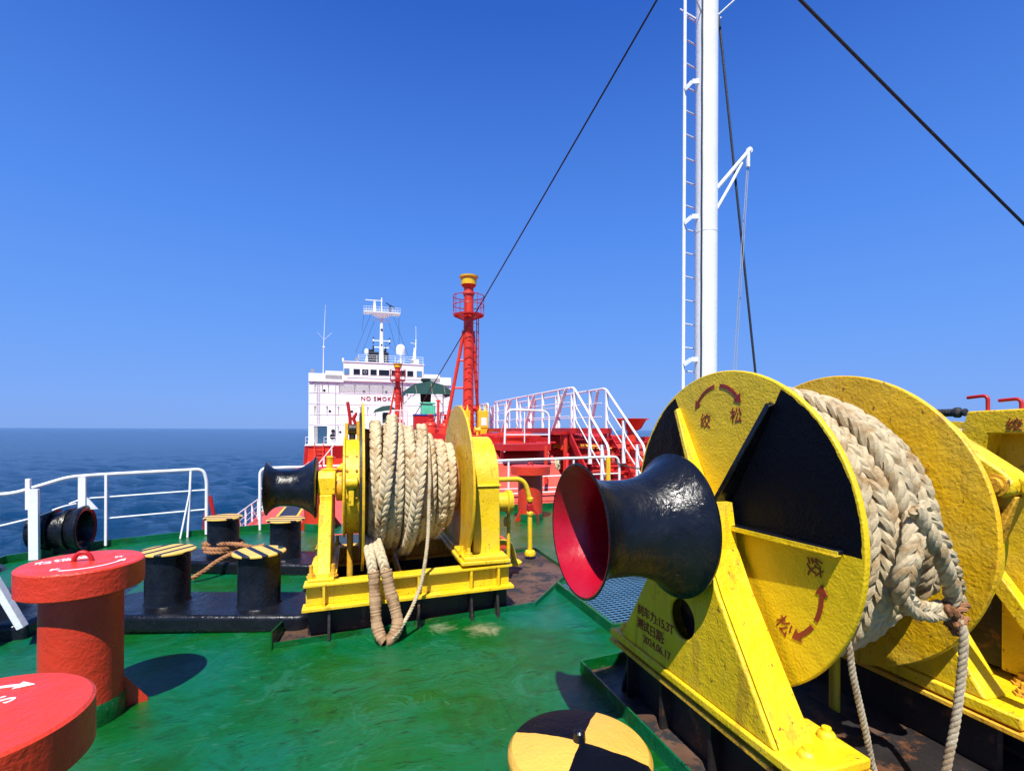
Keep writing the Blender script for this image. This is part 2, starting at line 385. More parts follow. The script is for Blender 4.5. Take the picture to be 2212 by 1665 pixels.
# ---------------------------------------------------------------- setting: sea, hull, decks
def structure(o): o['kind'] = 'structure'; return o
def sheet(name, fn, x0, x1, y0, y1, nx, ny, mat):
    mb = MB(); vs = [(x0 + (x1 - x0) * i / nx, y0 + (y1 - y0) * j / ny) for j in range(ny + 1) for i in range(nx + 1)]
    mb.add([(x, y, fn(x, y)) for x, y in vs], [(j * (nx + 1) + i, j * (nx + 1) + i + 1, (j + 1) * (nx + 1) + i + 1, (j + 1) * (nx + 1) + i) for j in range(ny) for i in range(nx)])
    return structure(mb.build(name, mat, ang=60))
import numpy as np
def sea_mesh():
    rs_ = np.concatenate([[0, 3], 4 * (35000 / 4) ** (np.linspace(0, 1, 420) ** .93)]); na = 760
    an = np.linspace(0, 2 * pi, na, endpoint=False); Rg, Ag = np.meshgrid(rs_, an, indexing='ij')
    X = Rg * np.cos(Ag); Y = Rg * np.sin(Ag); Z = np.zeros_like(X); rg = np.random.RandomState(5)
    step = np.maximum(Rg * 2 * pi / na, np.gradient(rs_)[:, None] * np.ones_like(Rg))
    for k in range(46):
        wl = 1.3 * (13 / 1.3) ** (k / 45) * rg.uniform(.9, 1.1); th = radians(200) + rg.normal(0, .55); am = .0135 * wl ** .8 * rg.uniform(.6, 1.3)
        ph = 2 * pi / wl * (X * cos(th) + Y * sin(th)) + rg.uniform(0, 6.28)
        Z += am * (np.sin(ph) + .35 * np.cos(2 * ph)) * np.clip(wl / (step * 2.2) - .6, 0, 1)
    vs = np.stack([X, Y, Z - 9.6], -1).reshape(-1, 3); nr = len(rs_)
    I, J = np.meshgrid(np.arange(nr - 1), np.arange(na), indexing='ij'); J2 = (J + 1) % na
    fs = np.stack([I * na + J, (I + 1) * na + J, (I + 1) * na + J2, I * na + J2], -1).reshape(-1, 4)
    me = bpy.data.meshes.new('sea'); me.vertices.add(len(vs)); me.vertices.foreach_set('co', vs.ravel().astype(np.float32))
    me.loops.add(fs.size); me.loops.foreach_set('vertex_index', fs.ravel().astype(np.int32)); me.polygons.add(len(fs)); me.polygons.foreach_set('loop_start', np.arange(0, fs.size, 4, dtype=np.int32))
    me.update(calc_edges=True); me.validate(); me.shade_smooth(); me.materials.append(MATS['sea'])
    o = bpy.data.objects.new('sea', me); scn.collection.objects.link(o); return o
structure(sea_mesh())
# forecastle deck: camber across, edge follows the ship's side and the break of the forecastle
out = [(-3.0, -3), (-3.6, 2.0), (-4.15, 5.0), (-4.5, 7.6), (-4.45, 8.45), (-3.62, 9.05), (-2.45, 9.38), (-1.0, 9.5), (14, 9.5), (14, -3)]
mb = MB()
def clipped_deck(mb):
    bm = bmesh.new(); vs = [bm.verts.new((x, y, 0)) for x, y in out]; bm.faces.new(vs)
    for k in range(-4, 14):
        bmesh.ops.bisect_plane(bm, geom=bm.verts[:] + bm.edges[:] + bm.faces[:], plane_co=(k, 0, 0), plane_no=(1, 0, 0))
    bm.verts.index_update(); mb.add([(v.co.x, v.co.y, deckz(v.co.x)) for v in bm.verts], [[v.index for v in f.verts] for f in bm.faces]); bm.free()
clipped_deck(mb); structure(mb.build('forecastle_deck', 'deck', ang=60))
mb = MB()
n = len(out)
for i in range(n):
    (x0, y0), (x1, y1) = out[i], out[(i + 1) % n]
    mb.add([(x0, y0, deckz(x0) - .003), (x1, y1, deckz(x1) - .003), (x1, y1, -9.6), (x0, y0, -9.6)], [(0, 1, 2, 3)])
structure(mb.build('forecastle_hull', 'red', ang=60))
# low welded edge bar round the deck
mb = MB()
for i in range(3, 7):
    (x0, y0), (x1, y1) = out[i], out[i + 1]
    mb.bar((x0, y0 - .04, deckz(x0) + .05), (x1, y1 - .04, deckz(x1) + .05), .03, .10)
mb.bar((-1.55, 9.42, .02), (-.9, 9.44, .03), .03, .10)
structure(mb.build('deck_edge_bar', 'deck'))
mb = MB()
for pts in ([(.82, 9.3), (.80, 6.4)], [(.86, 4.2), (.90, 1.0)], [(-2.6, 7.9), (14, 7.9)], [(-1.9, .5), (-1.9, 9.2)]):
    a, b_ = pts; N = 40
    mb.tube([(a[0] + (b_[0] - a[0]) * i / N, a[1] + (b_[1] - a[1]) * i / N, deckz(a[0] + (b_[0] - a[0]) * i / N) - .0035 + .001 * sin(i * 2.3)) for i in range(N + 1)], .0055, 6)
structure(mb.build('deck_weld_seams', 'deck'))
# main deck, trunk, hull side
sheet('main_deck', lambda x, y: -3.6, -5.6, 16, 9.5, 75, 10, 20, 'red_pale')
mb = MB(); mb.box((-5.6, 9.51, -9.6), (16, 90, -3.61)); mb.box((-6.5, 60, -9.6), (15, 100, -3.62)); structure(mb.build('main_hull', 'red'))
mb = MB(); mb.add([(-4.36, 12, -3.596), (-3.35, 12, -3.596), (-3.35, 70, -3.596), (-4.36, 70, -3.596)], [(0, 1, 2, 3)]); structure(mb.build('walkway', 'black_rough'))
mb = MB()
for x in (-4.5, -3.35): mb.add([(x, 12, -3.596), (x + .14, 12, -3.596), (x + .14, 70, -3.596), (x, 70, -3.596)], [(0, 1, 2, 3)])
structure(mb.build('walkway_lines', 'yellow_far'))
# raised trunk aft of the forecastle: a long steel casing with a raked front
mb = MB(); prof = [(9.56, -3.6), (9.56, .10), (11.4, 1.32), (70, 1.32), (70, -3.6)]
mb.prism(prof, lambda u, v, ww: (ww, u, v), 1.2, 4.45)
mb.prism([(9.56, -3.6), (9.56, .10), (10.3, .34), (13.3, .34), (13.5, 1.32), (70, 1.32), (70, -3.6)], lambda u, v, ww: (ww, u, v), 4.452, 12)
o = mb.build('trunk_deck', 'red_pale'); structure(o)
mb = MB(); mb.box((1.2, 9.51, .02), (12, 9.55, .2)); structure(mb.build('deck_upstand', 'deck'))
mb = MB()
for k, (z, y) in enumerate([(.45, 10.08), (.95, 10.84)]):
    mb.bar((1.25, y - .02, z), (4.44, y - .02, z), .012, .02)
structure(mb.build('trunk_seams', 'white'))
# expansion trunk lip, frames on the trunk top (dark stiffeners under the gangway)
mb = MB()
for y in (12.6, 15.2, 18, 21, 24, 28, 33, 40): mb.box((2.6, y, 1.322), (9, y + .12, 1.50))
structure(mb.build('trunk_stiffeners', 'red_dark'))

# ---------------------------------------------------------------- bollards
def bollards():
    root = thing('mooring_bollards', (-1.215, 5.14, deckz(-1.2)), 'near pair of black bollards with diagonally striped caps, in front of the other pair', 'bollards', 'twin bollards on black plinths')
    root.rotation_euler.z = 0
    z0 = root.location.z
    # plinth, rounded black box, lying slightly askew
    ang = radians(-17); ux = Vector((cos(ang), sin(ang), 0)); uy = Vector((-sin(ang), cos(ang), 0)); c0 = root.location.copy()
    mb = MB(); L, W = .98, .33
    pl = [(x, y) for cx, cy, a in ((L, W, 0), (-L, W, 90), (-L, -W, 180), (L, -W, 270)) for x, y in arc(cx - .12 * (1 if cx > 0 else -1), cy - .12 * (1 if cy > 0 else -1), .12, a, a + 90, 6)]
    mb.prism(pl, lambda u, v, ww: c0 + ux * u + uy * v + Vector((0, 0, ww)), 0.0, .15)
    mb.build('plinth', 'black', root, bevel=.035, seg=4)
    for sx, x, y, st in ((-1, -1.62, 5.30, -33), (1, -.815, 5.0, 28)):
        b = Vector((x, y, z0))
        m2 = MB(); m2.lathe([(.15, .187), (.17, .178), (.60, .178)], b, n=48); m2.build('post', 'black', root)
        m3 = MB(); m3.lathe([(.60, .205), (.607, .222), (.618, .222), (.625, .214)], b, n=56); p = m3.build('cap', 'stripes', root, org=(x, y, z0 + .6)); rz = radians(st)
        p.data.transform(Matrix.Rotation(-rz, 4, 'Z')); p.rotation_euler.z = rz
    return root
bol = bollards()
b2 = copy_tree(bol); b2.location = (-1.19, 6.93, deckz(-1.2) - .01); b2.rotation_euler.z = radians(-6)
b2['label'] = 'far pair of black bollards, one with a brown rope wound round its foot'
for ch in b2.children:
    if ch.name.startswith('cap'): ch.rotation_euler.z = radians(84)
# brown rope wound round the far left bollard
mb = MB(); cx, cy = -1.565, 7.13; pts = []
for i in range(0, 55):
    a = radians(110 + i * 15); pts.append((cx + .210 * cos(a) + .01 * sin(i * .4), cy + .210 * sin(a), .16 + .045 * i / 24 + .008 * sin(i * .3)))
pts += [(-1.36, 6.86, .28), (-1.0, 6.62, .22), (-.93, 6.5, .20)]
twist(mb, smoothpath(pts, 4), .027, .13, 7, 8)
twist(mb, smoothpath([(-1.05, 6.80, .26), (-1.30, 6.72, .23), (-1.5, 6.62, .16), (-1.62, 6.52, .08), (-1.75, 6.46, -.0)], 8), .026, .13, 7, 8)
tag(mb.build('mooring_line', 'rope_brown'), 'brown twisted rope wound round the foot of a far black bollard', 'rope')

# ---------------------------------------------------------------- mushroom vents with red lids
def vent(x, y, zt, R, Rc, hl, label, footz=None, gusset=True):
    z0 = deckz(x); root = thing('mushroom_vent', (x, y, z0), label, 'ventilator', 'red mushroom vents')
    m1 = MB(); m1.lathe([(.13, Rc), (zt - z0 - hl + .03, Rc)], (x, y, z0), n=56); m1.build('column', 'red', root)
    m1 = MB(); m1.lathe([(0, Rc + .012), (.10, Rc + .012), (.13, Rc)], (x, y, z0), n=56); m1.build('foot_band', 'deck', root)
    m1 = MB(); m1.lathe([(0, Rc + .02), (0, R - .006), (.006, R), (hl - .008, R), (hl, R - .01), (hl + .002, .3 * R), (hl + .002, 0)], (x, y, zt - hl), n=72)
    lid = m1.build('lid', 'red', root)
    m2 = MB(); pts = [(x + .045 * cos(t), y + .0, zt + .0 + .055 * sin(t)) for t in [pi * i / 12 for i in range(13)]]
    m2.tube(pts, .013, 8); m2.build('lifting_eye', 'red_dark', lid)
    if gusset:
        for a in (20, 200):
            m3 = MB(); d = Vector((cos(radians(a)), sin(radians(a)), 0)); c = Vector((x, y, z0))
            q = Vector((-d.y, d.x, 0)) * .006
            ps = [c + d * Rc, c + d * (Rc + .12), c + d * (Rc + .12) + Vector((0, 0, .03)), c + d * Rc + Vector((0, 0, .2))]
            m3.add([p - q for p in ps] + [p + q for p in ps], [(0, 1, 2, 3), (7, 6, 5, 4), (0, 4, 5, 1), (1, 5, 6, 2), (2, 6, 7, 3), (3, 7, 4, 0)])
            m3.build('gusset', 'red', root)
    return root, lid
def flat_arrow(mb, cx, cy, z, r, a0, a1, wd, fn=None, head=.05):
    """curved arrow lying on a plane: fn(u, v, w)"""
    fn = fn or (lambda u, v, w_: (u, v, z + w_)); sg = 1 if a1 > a0 else -1
    o = arc(cx, cy, r + wd / 2, a0, a1, 14); i = arc(cx, cy, r - wd / 2, a0, a1, 14)[::-1]
    mb.prism(o + i, fn, 0, .002)
    c = (cx + r * cos(radians(a1)), cy + r * sin(radians(a1))); t = (-sin(radians(a1)) * sg, cos(radians(a1)) * sg); rr = (cos(radians(a1)), sin(radians(a1)))
    mb.prism([(c[0] + rr[0] * wd * 1.5, c[1] + rr[1] * wd * 1.5), (c[0] - rr[0] * wd * 1.5, c[1] - rr[1] * wd * 1.5), (c[0] + t[0] * head, c[1] + t[1] * head)], fn, 0, .002)
v1, lid1 = vent(-1.548, 3.627, .900, .302, .198, .15, 'tall red mushroom vent, its lid wholly visible with white signs and lifting eye')
mb = MB(); flat_arrow(mb, -1.548, 3.627, .9025, .215, -95, -12, .014, head=.045); mb.build('painted_arrow', 'stencil_white', lid1)
Xd = Vector((cos(radians(10)), sin(radians(10)), 0)); Yd = Vector((-Xd.y, Xd.x, 0))
text('右锚链', .085, (-1.77, 3.60, .9025), (.88, .47, 0), (-.47, .88, 0), 'stencil_white', lid1)
text('关', .05, (-1.62, 3.43, .9025), (.9, .43, 0), (-.43, .9, 0), 'stencil_white', lid1)
text('开', .05, (-1.40, 3.66, .9025), (.9, .43, 0), (-.43, .9, 0), 'stencil_white', lid1)
v2, lid2 = vent(-1.08, 1.857, .85, .300, .198, .15, 'nearest red mushroom vent, cut off by the lower left corner, with a white arrow')
mb = MB(); flat_arrow(mb, -1.08, 1.857, .8525, .20, 150, 82, .016, head=.05); mb.build('painted_arrow', 'stencil_white', lid2)
text('S', .085, (-1.02, 1.93, .8525), (.5, .87, 0), (-.87, .5, 0), 'stencil_white', lid2)
text('开', .07, (-1.20, 1.75, .8525), (.9, .43, 0), (-.43, .9, 0), 'stencil_white', lid2)
v3, lid3 = vent(3.03, 8.50, 1.05, .355, .222, .155, 'red mushroom vent on the aft deck edge behind the yellow valve pipe')
v4, lid4 = vent(-.56, 9.15, 1.04, .37, .25, .22, 'red mushroom vent half hidden behind the black warping head of the left winch')
text('闭', .11, (-.78, 8.765, .90), (1, 0, 0), (0, 0, 1), 'stencil_white', lid4)
text('关', .11, (-.50, 8.765, .90), (1, 0, 0), (0, 0, 1), 'stencil_white', lid4)
mb = MB(); mb.prism([(-.607, .89), (-.593, .89), (-.593, .95), (-.575, .95), (-.60, .985), (-.625, .95), (-.607, .95)], lambda u, v, ww: (u, ww, v), 8.76, 8.765); mb.build('painted_arrow', 'stencil_white', lid4)

# quartered black and yellow cap in the foreground
cx, cy = .735, 1.555
root = thing('small_vent', (cx, cy, deckz(cx)), 'round stump with black and yellow quartered top in the bottom foreground', 'mushroom vent')
mb = MB(); mb.lathe([(0, .10), (.44, .10)], (cx, cy, deckz(cx)), n=40); mb.build('stem', 'black', root)
mb = MB(); mb.lathe([(-.07, .16), (-.06, .232), (-.035, .245), (-.012, .243), (.004, .230), (.018, .16), (.026, .07), (.028, 0)], (cx, cy, .615), n=72)
cp = mb.build('cap', 'cap_quarters', root, org=(cx, cy, .615)); cp.data.transform(Matrix.Rotation(radians(40), 4, 'Z')); cp.rotation_euler.z = radians(-40)
mb = MB(); mb.lathe([(0, .022), (.03, .020), (.036, .014), (.036, 0)], (cx, cy, .641), n=20); mb.build('centre_bolt', 'black', cp)

# ---------------------------------------------------------------- winches
AX_H = 1.22; AX_Q = 2.18
def disc(mb, x0, x1, yc, zc, R, rim=.0, n=96, hole=0):
    fn = lambda u, v, ww: (ww, yc + u, zc + v)
    mb.prism([(R * cos(2 * pi * i / n), R * sin(2 * pi * i / n)) for i in range(n)], fn, x0, x1)
def warping_head(x0, x1, yc, zc, R0, R1, Rb, parent, red=True, n=96):
    L = x1 - x0; mb = MB(); N = 26; prof = []
    # outside: flared both ends
    for i in range(N + 1):
        t = i / N
        r = Rb + (R0 - Rb) * max(0, 1 - t / .30) ** 2.4 + (R1 - Rb) * max(0, (t - .42) / .58) ** 2.2
        prof.append((t * L, r))
    prof = [(-.002, R0 - .012), (-.004, R0 - .004), (0, R0 + .002)] + prof[1:-1] + [(L - .012, R1), (L, R1 - .004), (L + .008, R1 - .02), (L + .008, .05)]
    mb.lathe(prof, (x0, yc, zc), (1, 0, 0), n, up=(0, 0, 1))
    # drop the front cap: the end is open
    mb.f = [f for f in mb.f if len(f) < n or max(mb.v[i].x for i in f) > x0 + .1]; mb.m = [0] * len(mb.f)
    wh = mb.build('warping_head', 'black', parent)
    m2 = MB(); inn = [(-.002, R0 - .012)] + [(.02 + t * .3 * L, Rb - .03 + (R0 - Rb - .0) * (1 - t) ** 1.6) for t in [i / 10 for i in range(11)]] + [(.75 * L, Rb - .035), (.75 * L, .001)]
    m2.lathe(inn, (x0, yc, zc), (1, 0, 0), n, up=(0, 0, 1))
    m2.f = [f for f in m2.f if len(f) < n or max(m2.v[i].x for i in f) > x0 + .1]; m2.m = [0] * len(m2.f)
    m2.build('head_lining', 'red_inner' if red else 'black', wh)
    return wh
def bolts(parent, mat, pts, r=.016, h=.045):
    for p in pts:
        m_ = MB(); m_.lathe([(0, r * 1.7), (.012, r * 1.7), (.012, r * 1.25), (.03, r * 1.25), (.03, r * .7), (h, r * .65)], p, n=6); m_.build('bolt', mat, parent)

# ---- right-hand winch, close to the camera
W = thing('mooring_winch', (2.2, AX_Q, deckz(2.2)), 'big near winch with red-lined black warping head and black and yellow flange sectors', 'winch', 'yellow mooring winches')
warping_head(1.02, 1.55, AX_Q, AX_H, .318, .360, .232, W)
mb = MB(); mb.cyl((1.45, AX_Q, AX_H), (2.95, AX_Q, AX_H), .058, 28); mb.build('shaft', 'black', W)
mb = MB(); mb.lathe([(0, .11), (.03, .12), (.10, .12), (.13, .10), (.20, .095)], (1.60, AX_Q, AX_H), (1, 0, 0), 36); mb.build('bearing', 'yellow', W)
# near flange with painted sectors and six radial ribs
mb = MB(); disc(mb, 1.835, 1.862, AX_Q, AX_H, .79)
fl = mb.build('drum_flange', 'flange_sectors', W, org=(1.848, AX_Q, AX_H), bevel=.006)
fl['label'] = 'near drum flange painted in black and yellow sectors'
def radial_rib(a, mat):
    d = Vector((0, -cos(radians(a)), sin(radians(a)))); n_ = Vector((0, sin(radians(a)), cos(radians(a)))); c = Vector((1.835, AX_Q, AX_H)); X = Vector((-1, 0, 0))
    mb = MB()
    ps = [c + d * .08, c + d * .70, c + d * .69 + X * .03, c + d * .10 + X * (.10 if a else .06)]; th = .014 if a else .009
    mb.add([p - n_ * th for p in ps] + [p + n_ * th for p in ps], [(0, 1, 2, 3), (7, 6, 5, 4), (0, 4, 5, 1), (1, 5, 6, 2), (2, 6, 7, 3), (3, 7, 4, 0)])
    if a == 0: ps = ps
    return mb.build('rib', mat, fl, bevel=.004)
for a, mt in ((0, 'black'), (60, 'black'), (120, 'yellow'), (180, 'yellow'), (240, 'yellow'), (300, 'yellow')): radial_rib(a, mt)
mb = MB(); mb.bar((1.772, AX_Q - .10, AX_H - .004), (1.803, AX_Q - .70, AX_H - .004), .006, .020); mb.bar((1.79, AX_Q - .10, AX_H - .012), (1.812, AX_Q - .695, AX_H - .012), .035, .006); mb.build('rib_edge', 'yellow', fl)
mb = MB(); mb.lathe([(0, .10), (.10, .085), (.11, .07)], (1.836, AX_Q, AX_H), (-1, 0, 0), 40); mb.build('hub', 'black', fl)
# direction arrows and signs painted on the flange
FX = 1.8335
fn = lambda u, v, w_: (FX - w_, AX_Q - u, AX_H + v)
for a_ in ((-.02, .53, .185, 84, 40, .020), (-.02, .53, .185, 97, 146, .016), (.36, -.20, .245, -27, 1, .020), (.36, -.20, .245, -35, -56, .020)):
    mb = MB(); flat_arrow(mb, a_[0], a_[1], 0, a_[2], a_[3], a_[4], a_[5], fn, .045); mb.build('painted_arrow', 'stencil_red', fl)
text('绞', .085, (FX, AX_Q + .155, AX_H + .50), (0, -1, 0), (0, 0, 1), 'stencil_red', fl)
text('松', .085, (FX, 2.105, 1.745), (0, -1, 0), (0, 0, 1), 'stencil_red', fl)
text('绞', .085, (FX, 1.645, 1.170), (0, -.1, -1), (0, -1, .1), 'stencil_red', fl)
text('松', .085, (FX, 1.815, .835), (0, -.75, -.66), (0, -.66, .75), 'stencil_red', fl)
# far flange, drum core
mb = MB(); disc(mb, 2.594, 2.622, AX_Q, AX_H, .79); mb.build('drum_flange', 'yellow_flange', W, bevel=.006)
mb = MB(); mb.cyl((1.862, AX_Q, AX_H), (2.594, AX_Q, AX_H), .55, 60); mb.build('drum', 'rope_brown', W)
# brake drum and band with lug behind the far flange
mb = MB(); mb.lathe([(0, .60), (.03, .64), (.15, .64), (.18, .60)], (2.63, AX_Q, AX_H), (1, 0, 0), 72); mb.build('brake_drum', 'rusty_black', W)
fnb = lambda u, v, w_: (w_, AX_Q - u, AX_H + v)
mb = MB(); mb.prism(arc(0, 0, .715, -75, 48, 30) + arc(0, 0, .675, -75, 48, 30)[::-1], fnb, 2.69, 2.80); bb = mb.build('brake_band', 'yellow', W, bevel=.004)
mb = MB(); mb.prism(arc(0, 0, .674, -75, 30, 30) + arc(0, 0, .655, -75, 30, 30)[::-1], fnb, 2.68, 2.80); mb.build('brake_lining', 'rusty_black', bb)
mb = MB(); mb.prism([(.38, .565), (.50, .485), (.64, .395), (.765, .305), (.80, .26), (.795, .215), (.76, .19), (.70, .205), (.655, .26), (.60, .35), (.42, .50)], fnb, 2.665, 2.80); mb.build('brake_lug', 'yellow', bb, bevel=.012)
mb = MB(); mb.prism([(.795, .20), (.745, .06), (.715, -.02), (.68, -.02), (.69, .19)], fnb, 2.70, 2.78); mb.build('lug_web', 'yellow_rust', bb, bevel=.006)
mb = MB(); mb.lathe([(0, .048), (.006, .048), (.006, .034), (.022, .032)], (2.664, AX_Q - .735, AX_H + .245), (-1, 0, 0), 24); mb.build('pivot_pin', 'yellow_rust', bb)
mb = MB(); mb.prism([(.79, .285), (.86, .245), (1.2, .17), (1.2, .12), (.80, .215)], fnb, 2.71, 2.77); mb.build('brake_arm', 'yellow', bb, bevel=.008)
# pedestal (A-frame cast box) under the warping head
def a_frame(x0, x1, name, mat, hole=True, foot=.42, top=1.18, yw=.60, parent=None):
    p = parent or W; yc = AX_Q
    outer = [(-yw, foot), (-yw + .02, foot + .03), (-.27, .93), (-.17, 1.12), (-.13, top + .16), (.13, top + .16), (.17, 1.12), (.27, .93), (yw - .02, foot + .03), (yw, foot)]
    mb = MB(); k = 24
    fnp = lambda u, v, ww: (ww, yc + u, v)
    if hole:
        # plate with a round hole: fan the outline towards a ring
        ang = [2 * pi * i / 72 for i in range(72)]; cx_, cy_ = 0.0, .735; r = .10
        def edge_pt(a):
            best = 1e9; d = (cos(a), sin(a))
            for i in range(len(outer)):
                x1_, y1_ = outer[i][0] - cx_, outer[i][1] - cy_; x2_, y2_ = outer[(i + 1) % len(outer)][0] - cx_, outer[(i + 1) % len(outer)][1] - cy_
                ex, ey = x2_ - x1_, y2_ - y1_; den = d[0] * ey - d[1] * ex
                if abs(den) < 1e-9: continue
                t = (x1_ * ey - y1_ * ex) / den; s_ = (x1_ * d[1] - y1_ * d[0]) / den
                if t > 0 and -1e-6 <= s_ <= 1 + 1e-6: best = min(best, t)
            return (cx_ + d[0] * best, cy_ + d[1] * best)
        extra = [atan2(v - cy_, u - cx_) % (2 * pi) for u, v in outer]
        ang = sorted(ang + extra)
        mb.ring_strip([edge_pt(a) for a in ang], [(cx_ + r * cos(a), cy_ + r * sin(a)) for a in ang], fnp, x0, x0 + .025)
        # side webs
        m = len(outer)
        for i in range(m):
            (u0, v0), (u1, v1) = outer[i], outer[(i + 1) % m]
            if i == m - 1: continue
            mb.add([fnp(u0, v0, x0 + .024), fnp(u1, v1, x0 + .024), fnp(u1, v1, x1), fnp(u0, v0, x1)], [(0, 1, 2, 3)])
        mb.prism(outer, fnp, x1 - .02, x1)
    else: mb.prism(outer, fnp, x0, x1)
    o = mb.build(name, mat, p, bevel=.014, seg=3)
    return o
ped = a_frame(1.60, 1.80, 'pedestal', 'yellow')
mb = MB(); mb.prism([(.14 * cos(a), .735 + .14 * sin(a)) for a in [2 * pi * i / 24 for i in range(24)]], lambda u, v, ww: (ww, AX_Q + u, v), 1.70, 1.71); mb.build('hole_shade_plate', 'rusty_black', ped)  # added blackened plate standing in for the shade inside the pedestal hole
text('刹车力:15.3T', .068, (1.5985, AX_Q + .415, .625), (0, -1, 0), (0, 0, 1), 'stencil_red', ped, space=.92, bold=.010)
text('测试日期:', .068, (1.5985, AX_Q + .42, .545), (0, -1, 0), (0, 0, 1), 'stencil_red', ped, space=.92, bold=.010)
text('2024.06.17', .060, (1.5985, AX_Q + .35, .478), (0, -1, 0), (0, 0, 1), 'stencil_red', ped, space=.98, bold=.010)
mb = MB(); mb.box((1.585, AX_Q - .74, .375), (1.935, AX_Q + .72, .42)); pf = mb.build('foot_flange', 'yellow', ped, bevel=.01)
for bx, by in ((1.665, AX_Q + .66), (1.88, AX_Q + .64), (1.885, AX_Q - .585), (1.70, AX_Q - .66)):
    mb = MB(); mb.lathe([(0, .036), (.014, .036), (.024, .030), (.030, .020), (.044, .018), (.046, 0)], (bx, by, .42), n=24); mb.build('bolt', 'yellow', pf)
ped2 = a_frame(2.86, 3.02, 'pedestal', 'yellow', hole=False)
mb = MB(); mb.box((2.84, AX_Q - .74, .36), (3.34, AX_Q + .72, .42)); pf = mb.build('foot_flange', 'yellow', ped2, bevel=.01)
bolts(pf, 'yellow_rust', [(3.1, AX_Q - .62, .42), (3.22, AX_Q - .55, .42), (3.1, AX_Q - .45, .42)], .026, .06)
# base frame
mb = MB(); mb.box((1.595, AX_Q - .78, .325), (1.945, AX_Q + .745, .350)); mb.box((1.66, AX_Q - .78, .352), (1.94, AX_Q + .68, .372)); bf = mb.build('base_beam', 'yellow_rust', W, bevel=.004)
mb = MB(); mb.box((1.68, AX_Q - .76, .03), (1.72, AX_Q + .62, .324)); mb.box((1.9, AX_Q - .76, .03), (1.94, AX_Q + .62, .324))
for y in (-.6, -.2, .2, .55): mb.box((1.62, AX_Q + y, .03), (1.68, AX_Q + y + .02, .324))
mb.add([(1.62, AX_Q + .62, .03), (1.68, AX_Q + .62, .324), (1.94, AX_Q + .62, .324), (2.0, AX_Q + .62, .03), (1.62, AX_Q + .64, .03), (1.68, AX_Q + .64, .324), (1.94, AX_Q + .64, .324), (2.0, AX_Q + .64, .03)], [(0, 1, 2, 3), (7, 6, 5, 4), (0, 4, 5, 1), (1, 5, 6, 2), (2, 6, 7, 3), (3, 7, 4, 0)])
mb.build('seat_plate', 'rusty_black', W)
mb = MB(); mb.box((2.83, AX_Q - .80, .325), (3.36, AX_Q + .745, .350)); mb.build('base_beam', 'yellow_rust', W, bevel=.004)
mb = MB(); mb.box((2.9, AX_Q - .62, .06), (2.94, AX_Q + .62, .324)); mb.box((3.2, AX_Q - .76, .06), (3.24, AX_Q + .62, .324)); mb.build('seat_plate', 'rusty_black', W)
mb = MB(); mb.cyl((2.66, 2.2, .08), (2.66, 2.2, .5), .028, 18); mb.build('support_pipe', 'yellow', W)
# raised rusty seat beams inside the coaming
mb = MB(); mb.box((2.15, 1.2, .06), (2.62, 2.95, .11)); mb.box((2.0, .8, .055), (3.9, 1.95, .085)); mb.build('seat_floor', 'rusty_black', W, bevel=.01)
# hydraulic pipes and rusty fittings at the right edge
P_ = thing('hydraulic_pipes', (3.6, 2.0, deckz(3.6)), 'rusty yellow pipes with flanges leading to the right edge behind the big winch', 'pipes')
mb = MB(); mb.tube([(3.38, 2.0, .56), (3.7, 2.0, .53), (4.6, 1.98, .44)], .03, 14); mb.build('upper_pipe', 'yellow_rust', P_)
mb = MB(); mb.tube([(3.44, 2.0, .42), (3.7, 1.9, .37), (4.6, 1.75, .22)], .022, 12); mb.tube([(3.5, 1.96, .34), (4.6, 1.7, .15)], .016, 10); mb.build('lower_pipe', 'yellow_rust', P_)
mb = MB()
for i in range(5): mb.lathe([(0, .05), (.02, .055), (.025, .04)], (3.40 + i * .055, 1.98, .46 - i * .012), (1, -.1, -.2), 14)
mb.box((3.34, 1.97, .40), (3.40, 2.04, .66)); mb.build('valve_block', 'yellow_rust', P_, bevel=.006)

# save-all coaming round the right winch
def coaming(label, pts, h, mat_in, fill=True):
    root = thing('save_all', (pts[0][0], pts[0][1], deckz(pts[0][0])), label, 'drip tray')
    mb = MB(); n = len(pts)
    for i in range(n):
        (x0, y0), (x1, y1) = pts[i], pts[(i + 1) % n]
        mb.bar((x0, y0, deckz(x0) + h / 2), (x1, y1, deckz(x1) + h / 2), .012, h)
    mb.build('coaming', 'deck', root)
    if fill:
        m2 = MB(); m2.add([(x, y, deckz(x) + .006) for x, y in pts], [list(range(n))]); m2.build('tray_floor', mat_in, root)
    return root
coaming('green edged rusty drip tray under the big right winch', [(1.485, 3.12), (1.50, .9), (4.6, .9), (4.6, 3.3)], .085, 'rusty_deck')
coaming('green edged rusty drip tray under the left winch', [(-.60, 4.27), (1.62, 4.40), (2.34, 5.22), (2.34, 6.35), (-.45, 6.35), (-.52, 4.95)], .045, 'rusty_deck')
mb = MB(); mb.prism([(4.25, -.01), (4.95, -.01), (4.95, .03), (4.30, .12), (4.25, .13)], lambda u, v, ww: (ww + .1 * (u - 4.27), u, v), -.612, -.60)
tag(mb.build('tray_end_plate', 'deck'), 'low green plate closing the left end of the drip tray under the farther winch', 'plate')

